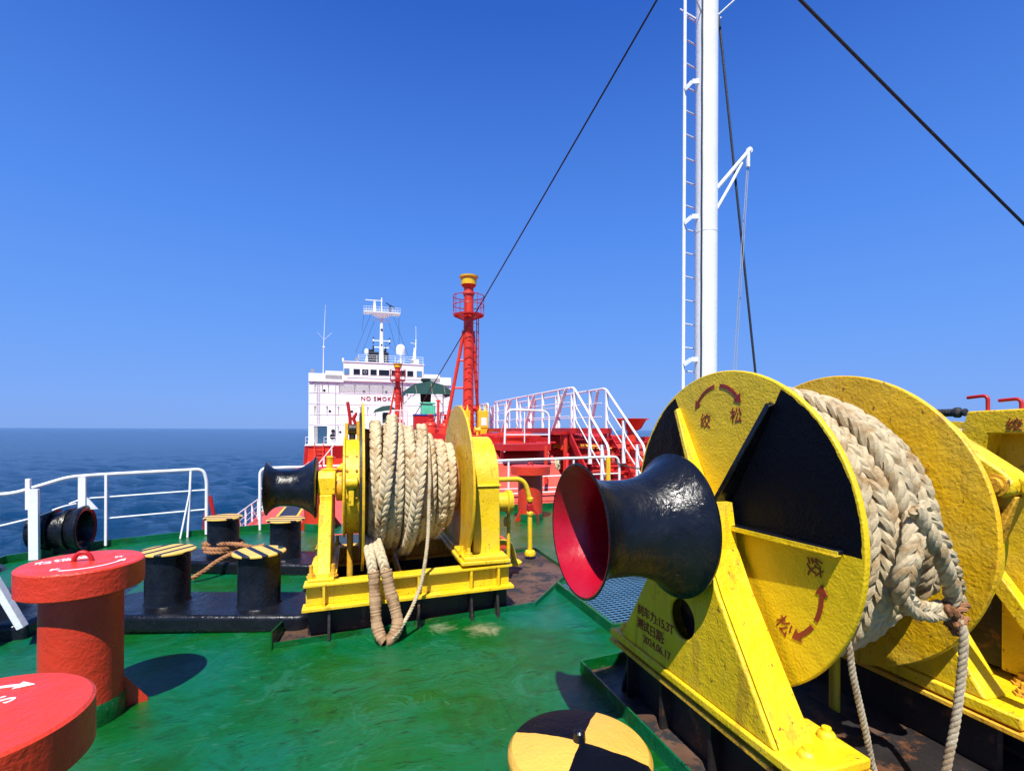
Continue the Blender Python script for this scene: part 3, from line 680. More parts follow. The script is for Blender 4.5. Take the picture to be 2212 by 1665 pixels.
# ---- rope on the right winch
def wind(mb, turns, x_of, r_of, yc, zc, R, period, a0=0, step=6, sides=9, per=12):
    pts = []
    n = int(turns * 360 / step)
    for i in range(n + 1):
        a = a0 + i * step; t = i / n; x = x_of(t, a); r = r_of(t, a)
        pts.append((x, yc - r * cos(radians(a)), zc + r * sin(radians(a))))
    braid(mb, pts, R, period, nrm=lambda p: Vector((0, p[1] - yc, p[2] - zc)), sides=sides, per=per)
RP = thing('mooring_rope', (2.2, AX_Q, AX_H), 'plaited rope on the big near winch, with a knotted eye hanging out', 'rope', 'plaited mooring ropes')
mb = MB()
lobe = lambda a, c, w_=45: math.exp(-((((a - c) + 180) % 360 - 180) / w_) ** 2)
front = lambda a: max(0, cos(radians(a))) ** 1.3
wind(mb, 4.0, lambda t, a: 1.91 + .135 * t * 4 + .02 * front(a) + .012 * sin(radians(a * .37)), lambda t, a: .625 - .03 * t + .008 * sin(radians(a * 1.3)), AX_Q, AX_H, .056, .33, a0=180)
wind(mb, 1.0, lambda t, a: 2.47 + .08 * t, lambda t, a: .575, AX_Q, AX_H, .056, .33, a0=180)
mb.build('inner_layer', 'rope_grey', RP)
mb = MB()
wind(mb, 2.6, lambda t, a: 1.915 + .06 * 2.6 * t + .20 * front(a + 18) * (.15 + t * .8), lambda t, a: .672 + .010 * sin(radians(a * 1.7)) + .025 * lobe(a, 40) * (1 - t), AX_Q, AX_H, .056, .33, a0=200)
mb.build('outer_layer', 'rope', RP)
mb = MB()
# the outermost bight coming over the drum and down the front
pts = []
for i in range(0, 46):
    a = 128 - i * 3.6; t = i / 45
    r = .665 + .065 * lobe(a, 42, 34); x = 1.93 + .40 * (t ** 1.1); pts.append((x, AX_Q - r * cos(radians(a)), AX_H + r * sin(radians(a))))
braid(mb, [p for p in pts[:38]], .056, .33, nrm=lambda p: Vector((0, p[1] - AX_Q, p[2] - AX_H)))
pts2 = []
for i in range(0, 30):
    a = 110 - i * 4.6; t = i / 29; r = .645 + .05 * lobe(a, 40, 40); x = 2.10 + .34 * t; pts2.append((x, AX_Q - r * cos(radians(a)), AX_H + r * sin(radians(a))))
braid(mb, pts2, .056, .33, nrm=lambda p: Vector((0, p[1] - AX_Q, p[2] - AX_H)))
mb.build('crossing_turns', 'rope', RP)
mb = MB()
braid(mb, smoothpath([(2.13, 1.40, 1.40), (2.225, 1.385, 1.24), (2.31, 1.40, 1.12), (2.385, 1.43, 1.03), (2.40, 1.44, .96)], 12), .050, .26, nrm=lambda p: Vector((0, -1, .2)))
braid(mb, smoothpath([(2.16, 1.44, 1.34), (2.095, 1.40, 1.24), (2.05, 1.40, 1.14), (2.075, 1.42, 1.05), (2.16, 1.44, .985), (2.27, 1.45, .955), (2.37, 1.45, .955)], 12), .047, .25, nrm=lambda p: Vector((0, -1, .2)))
mb.build('hanging_eye', 'rope', RP)
mb = MB()
def knot(mb, c, s, R):
    pts = [Vector(c) + Vector((s * (sin(t) + 1.2 * sin(2 * t)), s * .7 * sin(3 * t), s * (cos(t) - 1.2 * cos(2 * t)))) for t in [2 * pi * i / 40 for i in range(41)]]
    twist(mb, pts, R, .09, 7, 9)
knot(mb, (2.385, 1.43, .945), .024, .022)
knot(mb, (2.395, 1.425, .90), .016, .02)
mb.build('knot', 'rope_brown', RP)
mb = MB(); twist(mb, smoothpath([(2.385, 1.42, .93), (2.39, 1.40, .87), (2.372, 1.395, .72), (2.335, 1.395, .52), (2.28, 1.395, .33), (2.22, 1.39, .10), (2.15, 1.36, .09), (1.98, 1.2, .09)], 10), .0165, .075, 7, 9)
tag(mb.build('tail_rope', 'rope_grey'), 'thin fuzzy rope hanging from the knot of the thick rope eye', 'rope', 'thin ropes hanging by the right winch')
mb = MB(); twist(mb, smoothpath([(1.885, 1.58, 1.0), (1.878, 1.50, .87), (1.90, 1.49, .72), (1.965, 1.49, .50), (2.02, 1.49, .31), (2.09, 1.45, .12), (2.2, 1.3, .09), (2.35, 1.05, .09)], 10), .013, .06, 7, 9)
tag(mb.build('tail_rope', 'rope_grey'), 'thin frayed rope hanging below the rim of the black and yellow sectored flange', 'rope', 'thin ropes hanging by the right winch')

# ---- machinery beyond the right winch
B = thing('gear_casing', (3.9, 1.5, deckz(3.9)), 'yellow box shaped winch casing with a framed top and red marking at the right edge', 'gear casing')
# heavy frame seen end on: sloping left cheek, top beam, recessed panel
fr = lambda u, v, ww: (ww, 1.98 - u, v)
mb = MB(); mb.prism([(-.30, .60), (.0, 1.815), (1.6, 1.86), (1.6, 1.72), (.104, 1.684), (-.16, .60)], fr, 3.40, 3.60); fo = mb.build('frame', 'yellow', B, bevel=.01)
text('绞', .075, (3.397, 1.795, 1.71), (0, -1, 0), (0, 0, 1), 'stencil_red', fo)
mb = MB(); mb.prism([(0.0, 0.0), (.05, .0), (.05, .02), (.09, -.015), (.05, -.05), (.05, -.03), (0.0, -.03)], lambda u, v, ww: (3.398 - ww, 1.695 - u, 1.755 + v), 0, .002); mb.build('painted_arrow', 'stencil_red', fo)
mb = MB(); mb.box((3.52, .4, .45), (4.6, 1.90, 1.78)); mb.build('panel', 'yellow', B, bevel=.01)
mb = MB(); mb.box((3.42, .4, .08), (4.6, 2.05, .45)); mb.box((3.27, 1.74, .45), (3.38, 2.3, 1.0)); mb.build('dark_base_and_shade', 'rusty_black', B)  # floor box, plus an added dark block imitating the shadow below the brake band
mb = MB(); mb.prism([(1.79, 1.10), (1.45, .64), (1.45, .52), (1.80, .99)], lambda u, v, ww: (ww, u, v), 3.15, 3.22); mb.build('brace', 'yellow', B, bevel=.006)
mb = MB(); mb.box((3.24, 1.2, .45), (3.40, 1.73, 1.45)); mb.build('side_panel', 'yellow', B, bevel=.01)
for y, yt, x in ((1.906, .09, 3.45), (1.755, .09, 3.45)):
    mb = MB(); mb.tube(bend([(x, y, 1.79), (x, y, 1.905 if y > 1.8 else 1.878), (x, y + yt + .01, 1.897 if y > 1.8 else 1.872)], .03, 6), [.012] * 7 + [.011] * 1 + [.004], 10) if False else mb.tube(bend([(x, y, 1.79), (x, y, 1.905 if y > 1.8 else 1.878), (x, y + yt + .01, 1.897 if y > 1.8 else 1.872)], .03, 6), .010, 10)
    mb.build('handle', 'red_dark', B)
mb = MB(); pts = [(4.5, 3.6 - i * .04, 1.845) for i in range(24)]
mb.tube(pts, .026, 14); m_ = MB(); 
for i in range(46): mb.lathe([(0, .029), (.01, .032), (.02, .029)], (4.5, 3.58 - i * .02, 1.845), (0, -1, 0), 14)
mb.lathe([(0, .04), (.03, .042), (.04, .03), (.045, .022), (.06, .022), (.062, .03), (.075, .03), (.08, .02)], (4.5, 2.70, 1.845), (0, -1, 0), 14)
tag(mb.build('hydraulic_hose', 'cable'), 'black ribbed hose end sticking out level beyond the big winch flange', 'hose')
D2 = thing('cable_drum', (4.1, 2.2, deckz(4.1)), 'small part of a yellow drum between the big winch and the boxy casing', 'drum')
mb = MB(); disc(mb, 4.0, 4.03, 2.45, 1.16, .61, n=72); mb.build('flange', 'yellow', D2)
mb = MB()
for x in (3.72, 3.81, 3.90): braid(mb, [(x, 2.42 + .58 * cos(radians(a)), 1.12 + .575 * sin(radians(a))) for a in range(20, 170, 5)], .048, .2, nrm=lambda p: Vector((0, p[1] - 2.42, p[2] - 1.12)), sides=7)
mb.build('wound_rope', 'rope_grey', D2)
mb = MB(); mb.cyl((3.6, 2.42, 1.12), (4.0, 2.42, 1.12), .5, 48); mb.build('drum', 'rope_grey', D2)
mb = MB(); mb.box((3.7, 2.2, .1), (4.0, 2.7, 1.1)); mb.build('stand', 'yellow_rust', D2)

# ---- left-hand winch, end on in the middle of the picture
YC, ZC = 5.0, 1.155
V_ = thing('mooring_winch', (.5, YC, deckz(.5)), 'smaller farther yellow winch seen end on, with full rope drum and all-black warping head', 'winch', 'yellow mooring winches')
warping_head(-.755, -.335, YC, ZC, .243, .288, .165, V_, red=False, n=72)
mb = MB(); mb.cyl((-.36, YC, ZC), (.08, YC, ZC), .06, 24); mb.lathe([(0, .13), (.02, .135), (.05, .135), (.06, .09), (.10, .09), (.11, .14), (.15, .14)], (-.16, YC, ZC), (1, 0, 0), 32); mb.build('shaft_coupling', 'yellow_rust', V_)
mb = MB(); mb.cyl((0, YC, ZC), (1.2, YC, ZC), .05, 20); mb.build('shaft', 'black', V_)
# bearing post: tapered stand with cap
mb = MB(); fnp = lambda u, v, ww: (ww, YC + u, v)
mb.prism([(-.50, .455), (-.19, 1.04), (-.19, 1.10), (.19, 1.10), (.19, 1.04), (.50, .455)], fnp, -.30, -.19)
mb.prism([(-.17, 1.10), (-.17, 1.25), (-.12, 1.31), (.12, 1.31), (.17, 1.25), (.17, 1.10)], fnp, -.315, -.165)
st = mb.build('bearing_post', 'yellow', V_, bevel=.01, seg=3)
mb = MB(); mb.lathe([(0, .07), (.012, .075), (.02, .03), (.11, .028), (.125, .035), (.135, .02)], (-.22, YC, 1.31), n=20); mb.lathe([(0, .055), (.02, .06), (.045, .03), (.06, .02)], (-.1, YC + .05, 1.31), n=20); mb.build('grease_cup', 'yellow', st)
mb = MB(); mb.box((-.37, YC - .68, .425), (-.14, YC + .68, .455)); mb.box((-.355, YC - .66, .456), (-.155, YC + .66, .475)); f1 = mb.build('foot_flange', 'yellow', st, bevel=.005)
bolts(f1, 'yellow_rust', [(-.335, YC - .58, .475), (-.165, YC - .58, .475), (-.335, YC + .58, .475), (-.165, YC + .58, .475)], .024, .10)
# brake drum with band, hinge and screw gear
mb = MB(); mb.lathe([(0, .42), (.004, .445), (.13, .445), (.134, .42)], (-.085, YC, ZC), (1, 0, 0), 72)
bd = mb.build('brake_band', 'yellow', V_, bevel=.004); bd['label'] = 'yellow brake band casing beside the left flange of the drum'
mb = MB(); mb.lathe([(0, .46), (.006, .475), (.018, .475), (.02, .46)], (-.097, YC, ZC), (1, 0, 0), 72); mb.build('band_edge', 'yellow', bd)
mb = MB(); mb.cyl((-.07, YC - .47, ZC + .08), (.03, YC - .47, ZC + .08), .05, 24); mb.box((-.045, YC - .49, ZC - .12), (.0, YC - .44, ZC + .06)); mb.build('band_hinge', 'yellow', bd, bevel=.006)
mb = MB()
for z in (.30, .18, -.05, -.30):
    for x in (-.06, .02):
        yy = YC - sqrt(max(0, .447 ** 2 - z * z)); mb.lathe([(0, .012), (.012, .010)], (x, yy, ZC + z), (0, -1, 0), 8)
mb.build('rivets', 'yellow_rust', bd)
mb = MB(); mb.box((-.085, YC - .06, ZC + .44), (-.055, YC + .06, ZC + .60)); mb.box((.02, YC - .06, ZC + .44), (.05, YC + .06, ZC + .62)); mb.build('screw_cheeks', 'yellow_rust', bd, bevel=.004)
mb = MB(); mb.cyl((-.055, YC, ZC + .54), (.02, YC, ZC + .54), .05, 20); mb.lathe([(0, .03), (.12, .03)], (-.018, YC, ZC + .44), n=16); mb.build('screw_block', 'rusty_black', bd, bevel=.004)
mb = MB(); mb.tube([(-.035, YC, ZC + .52), (-.04, YC, ZC + .65), (-.062, YC, ZC + .80)], .016, 12); mb.tube([(.012, YC - .01, ZC + .52), (.008, YC, ZC + .60), (-.01, YC, ZC + .64), (.02, YC, ZC + .70)], [.014, .014, .02, .011], 10); mb.build('brake_lever', 'red_dark', bd)
mb = MB(); mb.cyl((-.035, YC - .08, .30), (-.035, YC - .08, .75), .028, 16); mb.build('support_pipe', 'yellow_rust', V_)
# drum
mb = MB(); disc(mb, .064, .085, YC, ZC, .79); mb.build('drum_flange', 'yellow_flange', V_, bevel=.004)
mb = MB(); mb.lathe([(0, .70), (.016, .70)], (.046, YC, ZC), (1, 0, 0), 72); mb.build('flange_shade_disc', 'rusty_black', V_)  # dark disc that puts the shadow on the flange's left face into colour
mb = MB(); disc(mb, .985, 1.006, YC, ZC, .785); mb.build('drum_flange', 'yellow_flange', V_, bevel=.004)
mb = MB(); mb.lathe([(0, .55), (.45, .48), (.65, .42), (.88, .27)], (.09, YC, ZC), (1, 0, 0), 60); mb.build('drum', 'rope_brown', V_)
# gear case
mb = MB(); mb.prism([(.47 * cos(radians(a)), .47 * sin(radians(a))) for a in range(-20, 201, 5)] + [(-.47, -.02), (.47, -.02)], fnp.__class__ and (lambda u, v, ww: (ww, YC + u, ZC + v)), 1.02, 1.305)
gc = mb.build('gear_case', 'yellow', V_, bevel=.012, seg=3, ang=25)
mb = MB(); mb.prism([(-.53, .53), (-.50, 1.165), (.50, 1.165), (.53, .53)], fnp, 1.045, 1.30); mb.box((1.03, YC - .515, 1.165), (1.315, YC + .515, 1.185)); mb.build('case_pedestal', 'yellow', V_, bevel=.01, seg=3)
mb = MB(); mb.box((.90, YC - .70, .50), (1.35, YC + .70, .53)); mb.box((.93, YC - .67, .531), (1.33, YC + .67, .56)); f2 = mb.build('foot_flange', 'yellow', V_, bevel=.005)
bolts(f2, 'yellow', [(.985, YC - .6, .56), (.945, YC - .5, .56), (.985, YC + .55, .56)], .024, .07)
mb = MB(); mb.lathe([(0, .15), (.03, .16), (.10, .16), (.14, .10), (.24, .10), (.25, .13), (.30, .12)], (1.30, YC + .1, .93), (1, 0, 0), 32); mb.build('motor', 'yellow', V_)
# base frame: front and back channel beams
for nm, y0, y1 in (('front_beam', 4.30, 4.40), ('back_beam', 5.62, 5.72)):
    mb = MB(); sl_ = .022
    def q(x, z): return z + sl_ * (x + .37)
    def slab(xa, xb, ya, yb, za, zb): 
        mb.add([(xa, ya, q(xa, za)), (xb, ya, q(xb, za)), (xb, yb, q(xb, za)), (xa, yb, q(xa, za)), (xa, ya, q(xa, zb)), (xb, ya, q(xb, zb)), (xb, yb, q(xb, zb)), (xa, yb, q(xa, zb))], [(0, 3, 2, 1), (4, 5, 6, 7), (0, 1, 5, 4), (1, 2, 6, 5), (2, 3, 7, 6), (3, 0, 4, 7)])
    slab(-.385, 1.365, y0, y0 + .15, .425, .445) if y0 < 5 else slab(-.385, 1.365, y0 - .05, y0 + .1, .425, .445)
    slab(-.37, 1.35, y0 + .06, y0 + .075, .262, .424)
    slab(-.395, 1.375, y0 - .02, y0 + .13, .235, .261)
    for x in (-.24, .52, .98, 1.23): slab(x, x + .02, y0 + .003, y0 + .059, .262, .424)
    mb.build(nm, 'yellow' if y0 < 5 else 'yellow_rust', V_, bevel=.003)
    mb = MB()
    mb.box((-.36, y0 + .13, -.01), (1.35, y0 + .15, .234))
    for x in (-.2, .52, .98, 1.22): mb.prism([(.03, .0), (.21, .0), (.21, .25), (.09, .25)], lambda u, v, ww: (ww, y0 - .07 + u, v), x, x + .02)
    mb.build('seat_plate', 'rusty_black', V_)
mb = MB(); mb.box((-.37, 4.46, .26), (-.35, 5.6, .42)); mb.box((1.33, 4.46, .28), (1.35, 5.6, .45)); mb.box((.4, 4.46, .26), (.42, 5.6, .40)); mb.build('cross_beam', 'yellow_rust', V_)
# rope on the left winch
R2 = thing('mooring_rope', (.5, YC, ZC), 'plaited rope filling the farther winch drum, its canvas wrapped eye hanging to the deck', 'rope', 'plaited mooring ropes')
mb = MB()
def r2(x):
    k = [(.08, .645), (.2, .60), (.30, .585), (.42, .60), (.55, .56), (.68, .50), (.80, .43), (.95, .36)]
    for (a, ra), (b, rb) in zip(k, k[1:]):
        if x <= b: return ra + (rb - ra) * (x - a) / (b - a)
    return k[-1][1]
xs = lambda t, a: .135 + .785 * t + .012 * sin(radians(a * .61)) 
wind(mb, 8.0, xs, lambda t, a: r2(xs(t, a)) - .02 + .014 * sin(radians(a * .9)), YC, ZC, .060, .31, a0=200, sides=8)
wd2 = mb.build('wound_layer', 'rope', R2)
mb = MB()
wind(mb, 2.2, lambda t, a: .17 + .62 * t + .03 * sin(radians(a)), lambda t, a: r2(.17 + .62 * t) + .045 + .02 * sin(radians(a * 1.4)), YC, ZC, .060, .31, a0=-100, sides=8)
mb.build('loose_turns', 'rope', R2)
# eye: two legs to a tip on the deck
nr = lambda p: Vector((0, -1, .1))
mb = MB()
braid(mb, smoothpath([(.13, 4.74, .78), (.12, 4.50, .735), (.118, 4.31, .70), (.135, 4.22, .62), (.15, 4.19, .52)], 10), .045, .2, nrm=nr)
braid(mb, smoothpath([(.17, 4.74, .78), (.185, 4.50, .735), (.198, 4.31, .70), (.225, 4.22, .62), (.25, 4.19, .52)], 10), .045, .2, nrm=nr)
mb.build('eye_splice', 'rope', R2)
mb = MB()
def wrapped(pts, R):
    P = resample(smoothpath(pts, 12), .008); mb.tube(P, [R * (1 + .035 * sin(i * 1.35 + 2 * sin(i * .31)) + .05 * sin(i * .23 + 1) + .03 * sin(i * 2.1 + 3 * sin(i * .17))) for i in range(len(P))], 16, lobes=3, lam=.05, tw=9)
wrapped([(.148, 4.19, .55), (.16, 4.17, .42), (.165, 4.14, .28), (.18, 4.10, .13), (.205, 4.06, .06), (.235, 4.04, .03)], .044)
wrapped([(.247, 4.19, .55), (.275, 4.17, .42), (.31, 4.14, .28), (.338, 4.10, .16), (.315, 4.07, .085), (.27, 4.05, .035), (.235, 4.04, .025)], .046)
mb.build('canvas_wrapping', 'chafe_cloth', R2)
mb = MB(); twist(mb, smoothpath([(.66, 4.72, 1.62), (.645, 4.55, 1.50), (.635, 4.42, 1.28), (.62, 4.36, 1.05), (.605, 4.30, .80), (.575, 4.24, .60), (.53, 4.20, .40), (.44, 4.13, .22), (.33, 4.04, .09), (.26, 4.02, .04)], 10), .0155, .07, 7, 9)
tag(mb.build('messenger_line', 'rope'), 'thin tan line hanging from the farther drum down to the canvas wrapped eye', 'rope')
# yellow pipes and valve right of the left winch
PV = thing('drain_valve_pipe', (2.14, 6.0, deckz(2.1)), 'bent yellow pipe with a small red valve, standing right of the farther winch', 'pipe')
mb = MB(); mb.tube(bend([(1.31, 5.9, 1.08), (2.06, 6.0, 1.075), (2.135, 6.0, .80)], .2, 8), .032, 14); mb.tube([(2.135, 6.0, .66), (2.14, 6.0, .14)], .03, 14); mb.build('pipe', 'yellow', PV)
mb = MB(); mb.lathe([(0, .035), (.02, .045), (.05, .045), (.06, .03)], (2.135, 6.0, .78), n=12); mb.lathe([(0, .035), (.02, .045), (.05, .045), (.07, .03)], (2.137, 6.0, .60), n=12); mb.lathe([(0, .07), (.03, .075), (.06, .06), (.07, .035)], (2.14, 6.0, .10), n=12); mb.build('union', 'yellow', PV)
mb = MB(); mb.box((2.10, 5.965, .665), (2.17, 6.035, .75)); mb.cyl((2.135, 6.0, .66), (2.135, 6.0, .79), .026, 12); mb.tube([(2.17, 6.0, .70), (2.23, 5.98, .62), (2.24, 5.98, .48)], .012, 8); mb.build('valve', 'red_dark', PV, bevel=.006)
PN = thing('feed_pipe', (1.6, 5.2, deckz(1.6)), 'thin yellow pipe running down beside the gear case of the middle winch', 'pipe')
mb = MB(); mb.tube(bend([(1.42, 5.2, .97), (1.56, 5.2, .97), (1.605, 5.2, .86), (1.605, 5.2, .25)], .07, 6), .02, 12); mb.lathe([(0, .05), (.03, .06), (.06, .04)], (1.56, 5.2, .70), (1, 0, 0), 12); mb.build('pipe', 'yellow', PN)
mb = MB(); mb.tube(bend([(1.37, 5.5, .40), (1.72, 5.55, .40), (1.79, 5.58, .22), (1.79, 5.58, .14)], .1, 6), .032, 12); mb.lathe([(0, .09), (.03, .095), (.05, .07), (.06, .04)], (1.79, 5.58, .12), n=16); mb.build('drain_elbow', 'yellow', PN)
# grating platform behind the winch
G = thing('grating_platform', (.6, 6.8, 0), 'low platform with a wire grating top and orange frame behind the middle winch', 'platform')
mb = MB(); mb.box((-.3, 6.05, .28), (1.80, 7.0, .295)); mb.build('grating', 'grating', G)
mb = MB(); mb.box((-.32, 6.0, .20), (1.86, 6.045, .30)); mb.box((1.81, 6.05, .20), (1.86, 7.05, .30)); mb.box((-.32, 7.01, .20), (1.8, 7.05, .30))
for x, y in ((1.75, 6.01), (1.75, 6.95), (-.3, 6.01), (-.3, 6.95)): mb.box((x, y, .02), (x + .05, y + .05, .2))
mb.build('frame', 'orange', G, bevel=.004)
G2 = thing('grating_platform', (2.4, 4.2, .06), 'dark wire grating platform half hidden under the big warping head', 'platform')
mb = MB(); mb.add([(2.02, 3.62, .10), (2.85, 3.62, .125), (3.4, 4.75, .14), (2.02, 4.75, .11)], [(0, 1, 2, 3)]); mb.build('grating', 'mesh_dark', G2)
mb = MB()
for k in range(22): mb.bar((2.03, 3.66 + k * .05, .112), (2.75 + k * .028, 3.66 + k * .05, .135), .004, .006)
for k in range(12): mb.bar((2.06 + k * .06, 3.64, .112 + k * .002), (2.06 + k * .06, 4.73, .116 + k * .002), .004, .006)
mb.build('wire_mesh', 'window_sky', G2)
mb = MB(); mb.bar((2.0, 3.60, .09), (2.0, 4.77, .09), .03, .09); mb.bar((2.0, 3.6, .09), (3.0, 3.6, .11), .03, .09); mb.build('frame', 'deck', G2)

# ---------------------------------------------------------------- guard rails
def rail_run(mb, pts, r): mb.tube(bend(pts, .12, 6), r, 12)
RL = thing('guard_rail', (-3.5, 9.0, deckz(-3.5)), 'white guard rail at the left against the sea, its top bar stepped down', 'guard rail')
mb = MB(); rail_run(mb, [(-6.0, 8.4, .76), (-5.2, 8.47, .775), (-4.42, 8.53, .80), (-3.95, 8.85, .985), (-3.6, 9.0, 1.0), (-2.36, 9.32, 1.03), (-2.31, 9.34, .85), (-2.31, 9.34, -.04)], .026); mb.build('top_bar', 'white', RL)
for z in (.34, .66): 
    mb = MB(); rail_run(mb, ([(-3.93, 8.82, z - .06), (-3.80, 8.90, z - .0)] if z > .5 else []) + [(-3.56, 9.0, z), (-2.95, 9.165, z + .015), (-2.33, 9.33, z + .03)], .012); mb.build('mid_bar', 'white', RL)
mb = MB(); rail_run(mb, [(-6.0, 8.38, .32), (-4.6, 8.5, .36), (-4.2, 8.52, .46), (-3.95, 8.66, .58), (-3.84, 8.80, .60)], .013); mb.build('mid_bar', 'white', RL)
mb = MB(); mb.bar((-4.15, 8.45, -.10), (-4.16, 8.45, .86), .055, .11, (1, 0, 0)); mb.bar((-4.245, 8.50, .58), (-4.245, 8.50, 1.0), .05, .05, (1, 0, 0)); mb.build('post', 'white', RL, bevel=.003)
mb = MB(); mb.bar((-3.80, 8.88, .50), (-3.80, 8.88, .97), .035, .09, (1, 0, 0)); mb.add([(-3.76, 8.88, .70), (-3.62, 8.90, .50), (-3.76, 8.88, .50), (-3.76, 8.90, .70), (-3.62, 8.92, .50), (-3.76, 8.90, .50)], [(0, 1, 2), (3, 5, 4), (0, 3, 4, 1), (1, 4, 5, 2)]); mb.build('post', 'white', RL)
mb = MB(); mb.bar((-3.545, 8.97, -.06), (-3.545, 8.97, .99), .03, .03, (1, 0, 0)); mb.build('post', 'white', RL)
mb = MB(); mb.bar((-2.56, 9.26, -.06), (-2.52, 9.27, 1.02), .028, .028, (1, 0, 0)); mb.bar((-2.64, 9.18, -.06), (-2.52, 9.27, .75), .02, .02, (1, 0, 0)); mb.build('post', 'white', RL)
# strut of the near rail at the left edge
mb = MB(); mb.bar((-2.92, 4.98, .98), (-2.53, 5.0, .10), .05, .07, (0, 1, 0)); mb.bar((-2.9, 4.95, -.07), (-2.9, 4.95, 1.0), .05, .06, (1, 0, 0)); mb.bar((-3.2, 3.6, .96), (-2.9, 5.0, .96), .05, .05)
tag(mb.build('rail_strut', 'white', bevel=.003), 'thick white slanting strut at the left picture edge beside the red vent', 'strut')
# roller fairlead behind the rail
FL = thing('fairlead', (-4.0, 8.8, deckz(-4.0)), 'black tubular fairlead with a flared round mouth beside the white rail at the left', 'fairlead')
mb = MB(); YF, ZF = 8.80, .235
prof = [(0, .19), (.1, .20), (.35, .20), (.45, .215), (.52, .25), (.55, .255), (.565, .235), (.55, .20), (.45, .165), (.1, .15), (.09, .01)]
mb.lathe([(a * 1.1 , r * 1.32) for a, r in prof], (-4.33, YF, ZF), (1, 0, 0), 48); mb.build('tube', 'black', FL)
for x in (-4.12, -3.93): mb = MB(); mb.lathe([(0, .265), (.0, .30), (.05, .30), (.05, .265)], (x, YF, ZF), (1, 0, 0), 40); mb.build('strap', 'black', FL)
mb = MB(); mb.box((-4.35, 8.68, -.12), (-3.78, 8.98, .06)); mb.build('saddle', 'black', FL, bevel=.015)
FB = thing('roller_fairlead', (-3.3, 5.2, deckz(-3.3)), 'low black curved steel body at the left edge behind the red vent lid', 'fairlead')
mb = MB(); mb.lathe([(0, .42), (.10, .44), (.24, .36), (.30, .22), (.34, .16), (.46, .15), (.50, .22), (.53, .20), (.54, 0)], (-3.25, 5.7, -.10), n=48); mb.build('roller', 'black', FB)
mb = MB(); mb.box((-3.9, 5.2, -.12), (-2.6, 6.5, .06)); mb.box((-2.75, 5.9, .06), (-2.35, 6.5, .20)); mb.build('bed', 'black', FB, bevel=.04, seg=4)
# red davit foot behind the rail corner
mb = MB(); mb.bar((-2.52, 10.0, -.3), (-2.46, 10.0, .52), .06, .05, (1, 0, 0)); mb.bar((-2.28, 10.0, -.3), (-2.42, 10.0, .50), .05, .05, (1, 0, 0))
tag(mb.build('ladder_frame', 'red_dark'), 'dark red slanted frame standing just behind the corner of the left white rail', 'frame')
# aft guard rail on the forecastle edge
AR = thing('guard_rail', (2, 9.4, .05), 'white guard rail along the deck edge in front of the pale red trunk', 'guard rail')
mb = MB(); rail_run(mb, [(-1.53, 9.42, -.03), (-1.53, 9.42, 1.02), (.8, 9.42, 1.05), (5.32, 9.42, 1.135), (5.36, 9.42, .9), (5.36, 9.42, .1)], .026); mb.build('top_bar', 'white', AR)
for z in (.38, .70):
    mb = MB(); mb.tube([(-1.53, 9.42, z - .03), (-.62, 9.42, z)], .013, 10); mb.build('mid_bar', 'white', AR)
    mb = MB(); mb.tube([(1.0, 9.42, z + .02), (5.34, 9.42, z + .08)], .013, 10); mb.build('mid_bar', 'white', AR)
for x in (.9, 2.9, 4.3): mb = MB(); mb.bar((x, 9.42, .03), (x, 9.42, 1.08), .03, .03, (1, 0, 0)); mb.build('post', 'white', AR)
mb = MB(); mb.bar((5.08, 9.40, .1), (5.08, 9.40, 1.13), .09, .07, (1, 0, 0)); mb.build('gate_post', 'yellow_far', AR, bevel=.01)
mb = MB()
def chain(mb, a, b, sag, n, R=.022, r=.006):
    a = Vector(a); b = Vector(b)
    for i in range(n):
        t = (i + .5) / n; p = a + (b - a) * t - Vector((0, 0, sag * 4 * t * (1 - t))); d = (b - a).normalized(); up = Vector((0, 0, 1)); sd = d.cross(up).normalized()
        e = up if i % 2 else sd
        mb.tube([p + d * R * 1.35 * cos(t_) + e * R * .8 * sin(t_) for t_ in [2 * pi * k / 10 for k in range(10)]], r, 6, closed=True)
chain(mb, (5.12, 9.38, 1.07), (6.0, 9.36, .86), .05, 26)
chain(mb, (-.55, 9.42, .62), (.5, 9.42, .62), .10, 26)
tag(mb.build('chain', 'chain'), 'steel chain closing the gap in the white rail by the yellow gate post', 'chain')
mb = MB()
for k in range(9):
    t0 = rnd.uniform(0, 6); pts = [(3.93 + rnd.uniform(-.02, .02) + .09 * cos(t0 + t * .8) * rnd.uniform(.5, 1), 9.40 + .05 * sin(t * 1.1 + t0), 1.05 - .1 * abs(sin(t * .7 + t0)) + .06 * cos(t)) for t in range(9)]
    mb.tube(smoothpath(pts, 5), .008, 6)
tag(mb.build('tied_cord', 'rope'), 'bunch of cream cord tied round the white rail above the big warping head', 'cord')

# ---------------------------------------------------------------- mast, ladder, stays
M = thing('foremast', (5.2, 6.5, deckz(5.2)), 'tall white tubular mast with a side ladder rising behind the right winch', 'mast')
mb = MB(); mb.lathe([(0, .166), (4.65, .166), (4.65, .169), (4.67, .169), (4.67, .166), (9.6, .164)], (5.2, 6.5, .1), n=48); mb.build('pole', 'white', M)
def flatbar(mb, pts, w_=.055, t_=.008):
    for a, b in zip(pts, pts[1:]): mb.bar(a, b, t_, w_)
mb = MB(); ly = 6.30
mb.bar((4.887, 6.637, .2), (4.90, 6.637, 9.5), .05, .012, (0, 1, 0)); mb.bar((5.267, 6.727, .2), (5.28, 6.727, 9.5), .05, .012, (0, 1, 0)); ld = mb.build('ladder_stiles', 'white', M)
mb = MB(); z = .4
while z < 9.4: mb.cyl((4.887, 6.637, z), (5.267, 6.727, z), .011, 8); z += .37
mb.build('rungs', 'white', M)
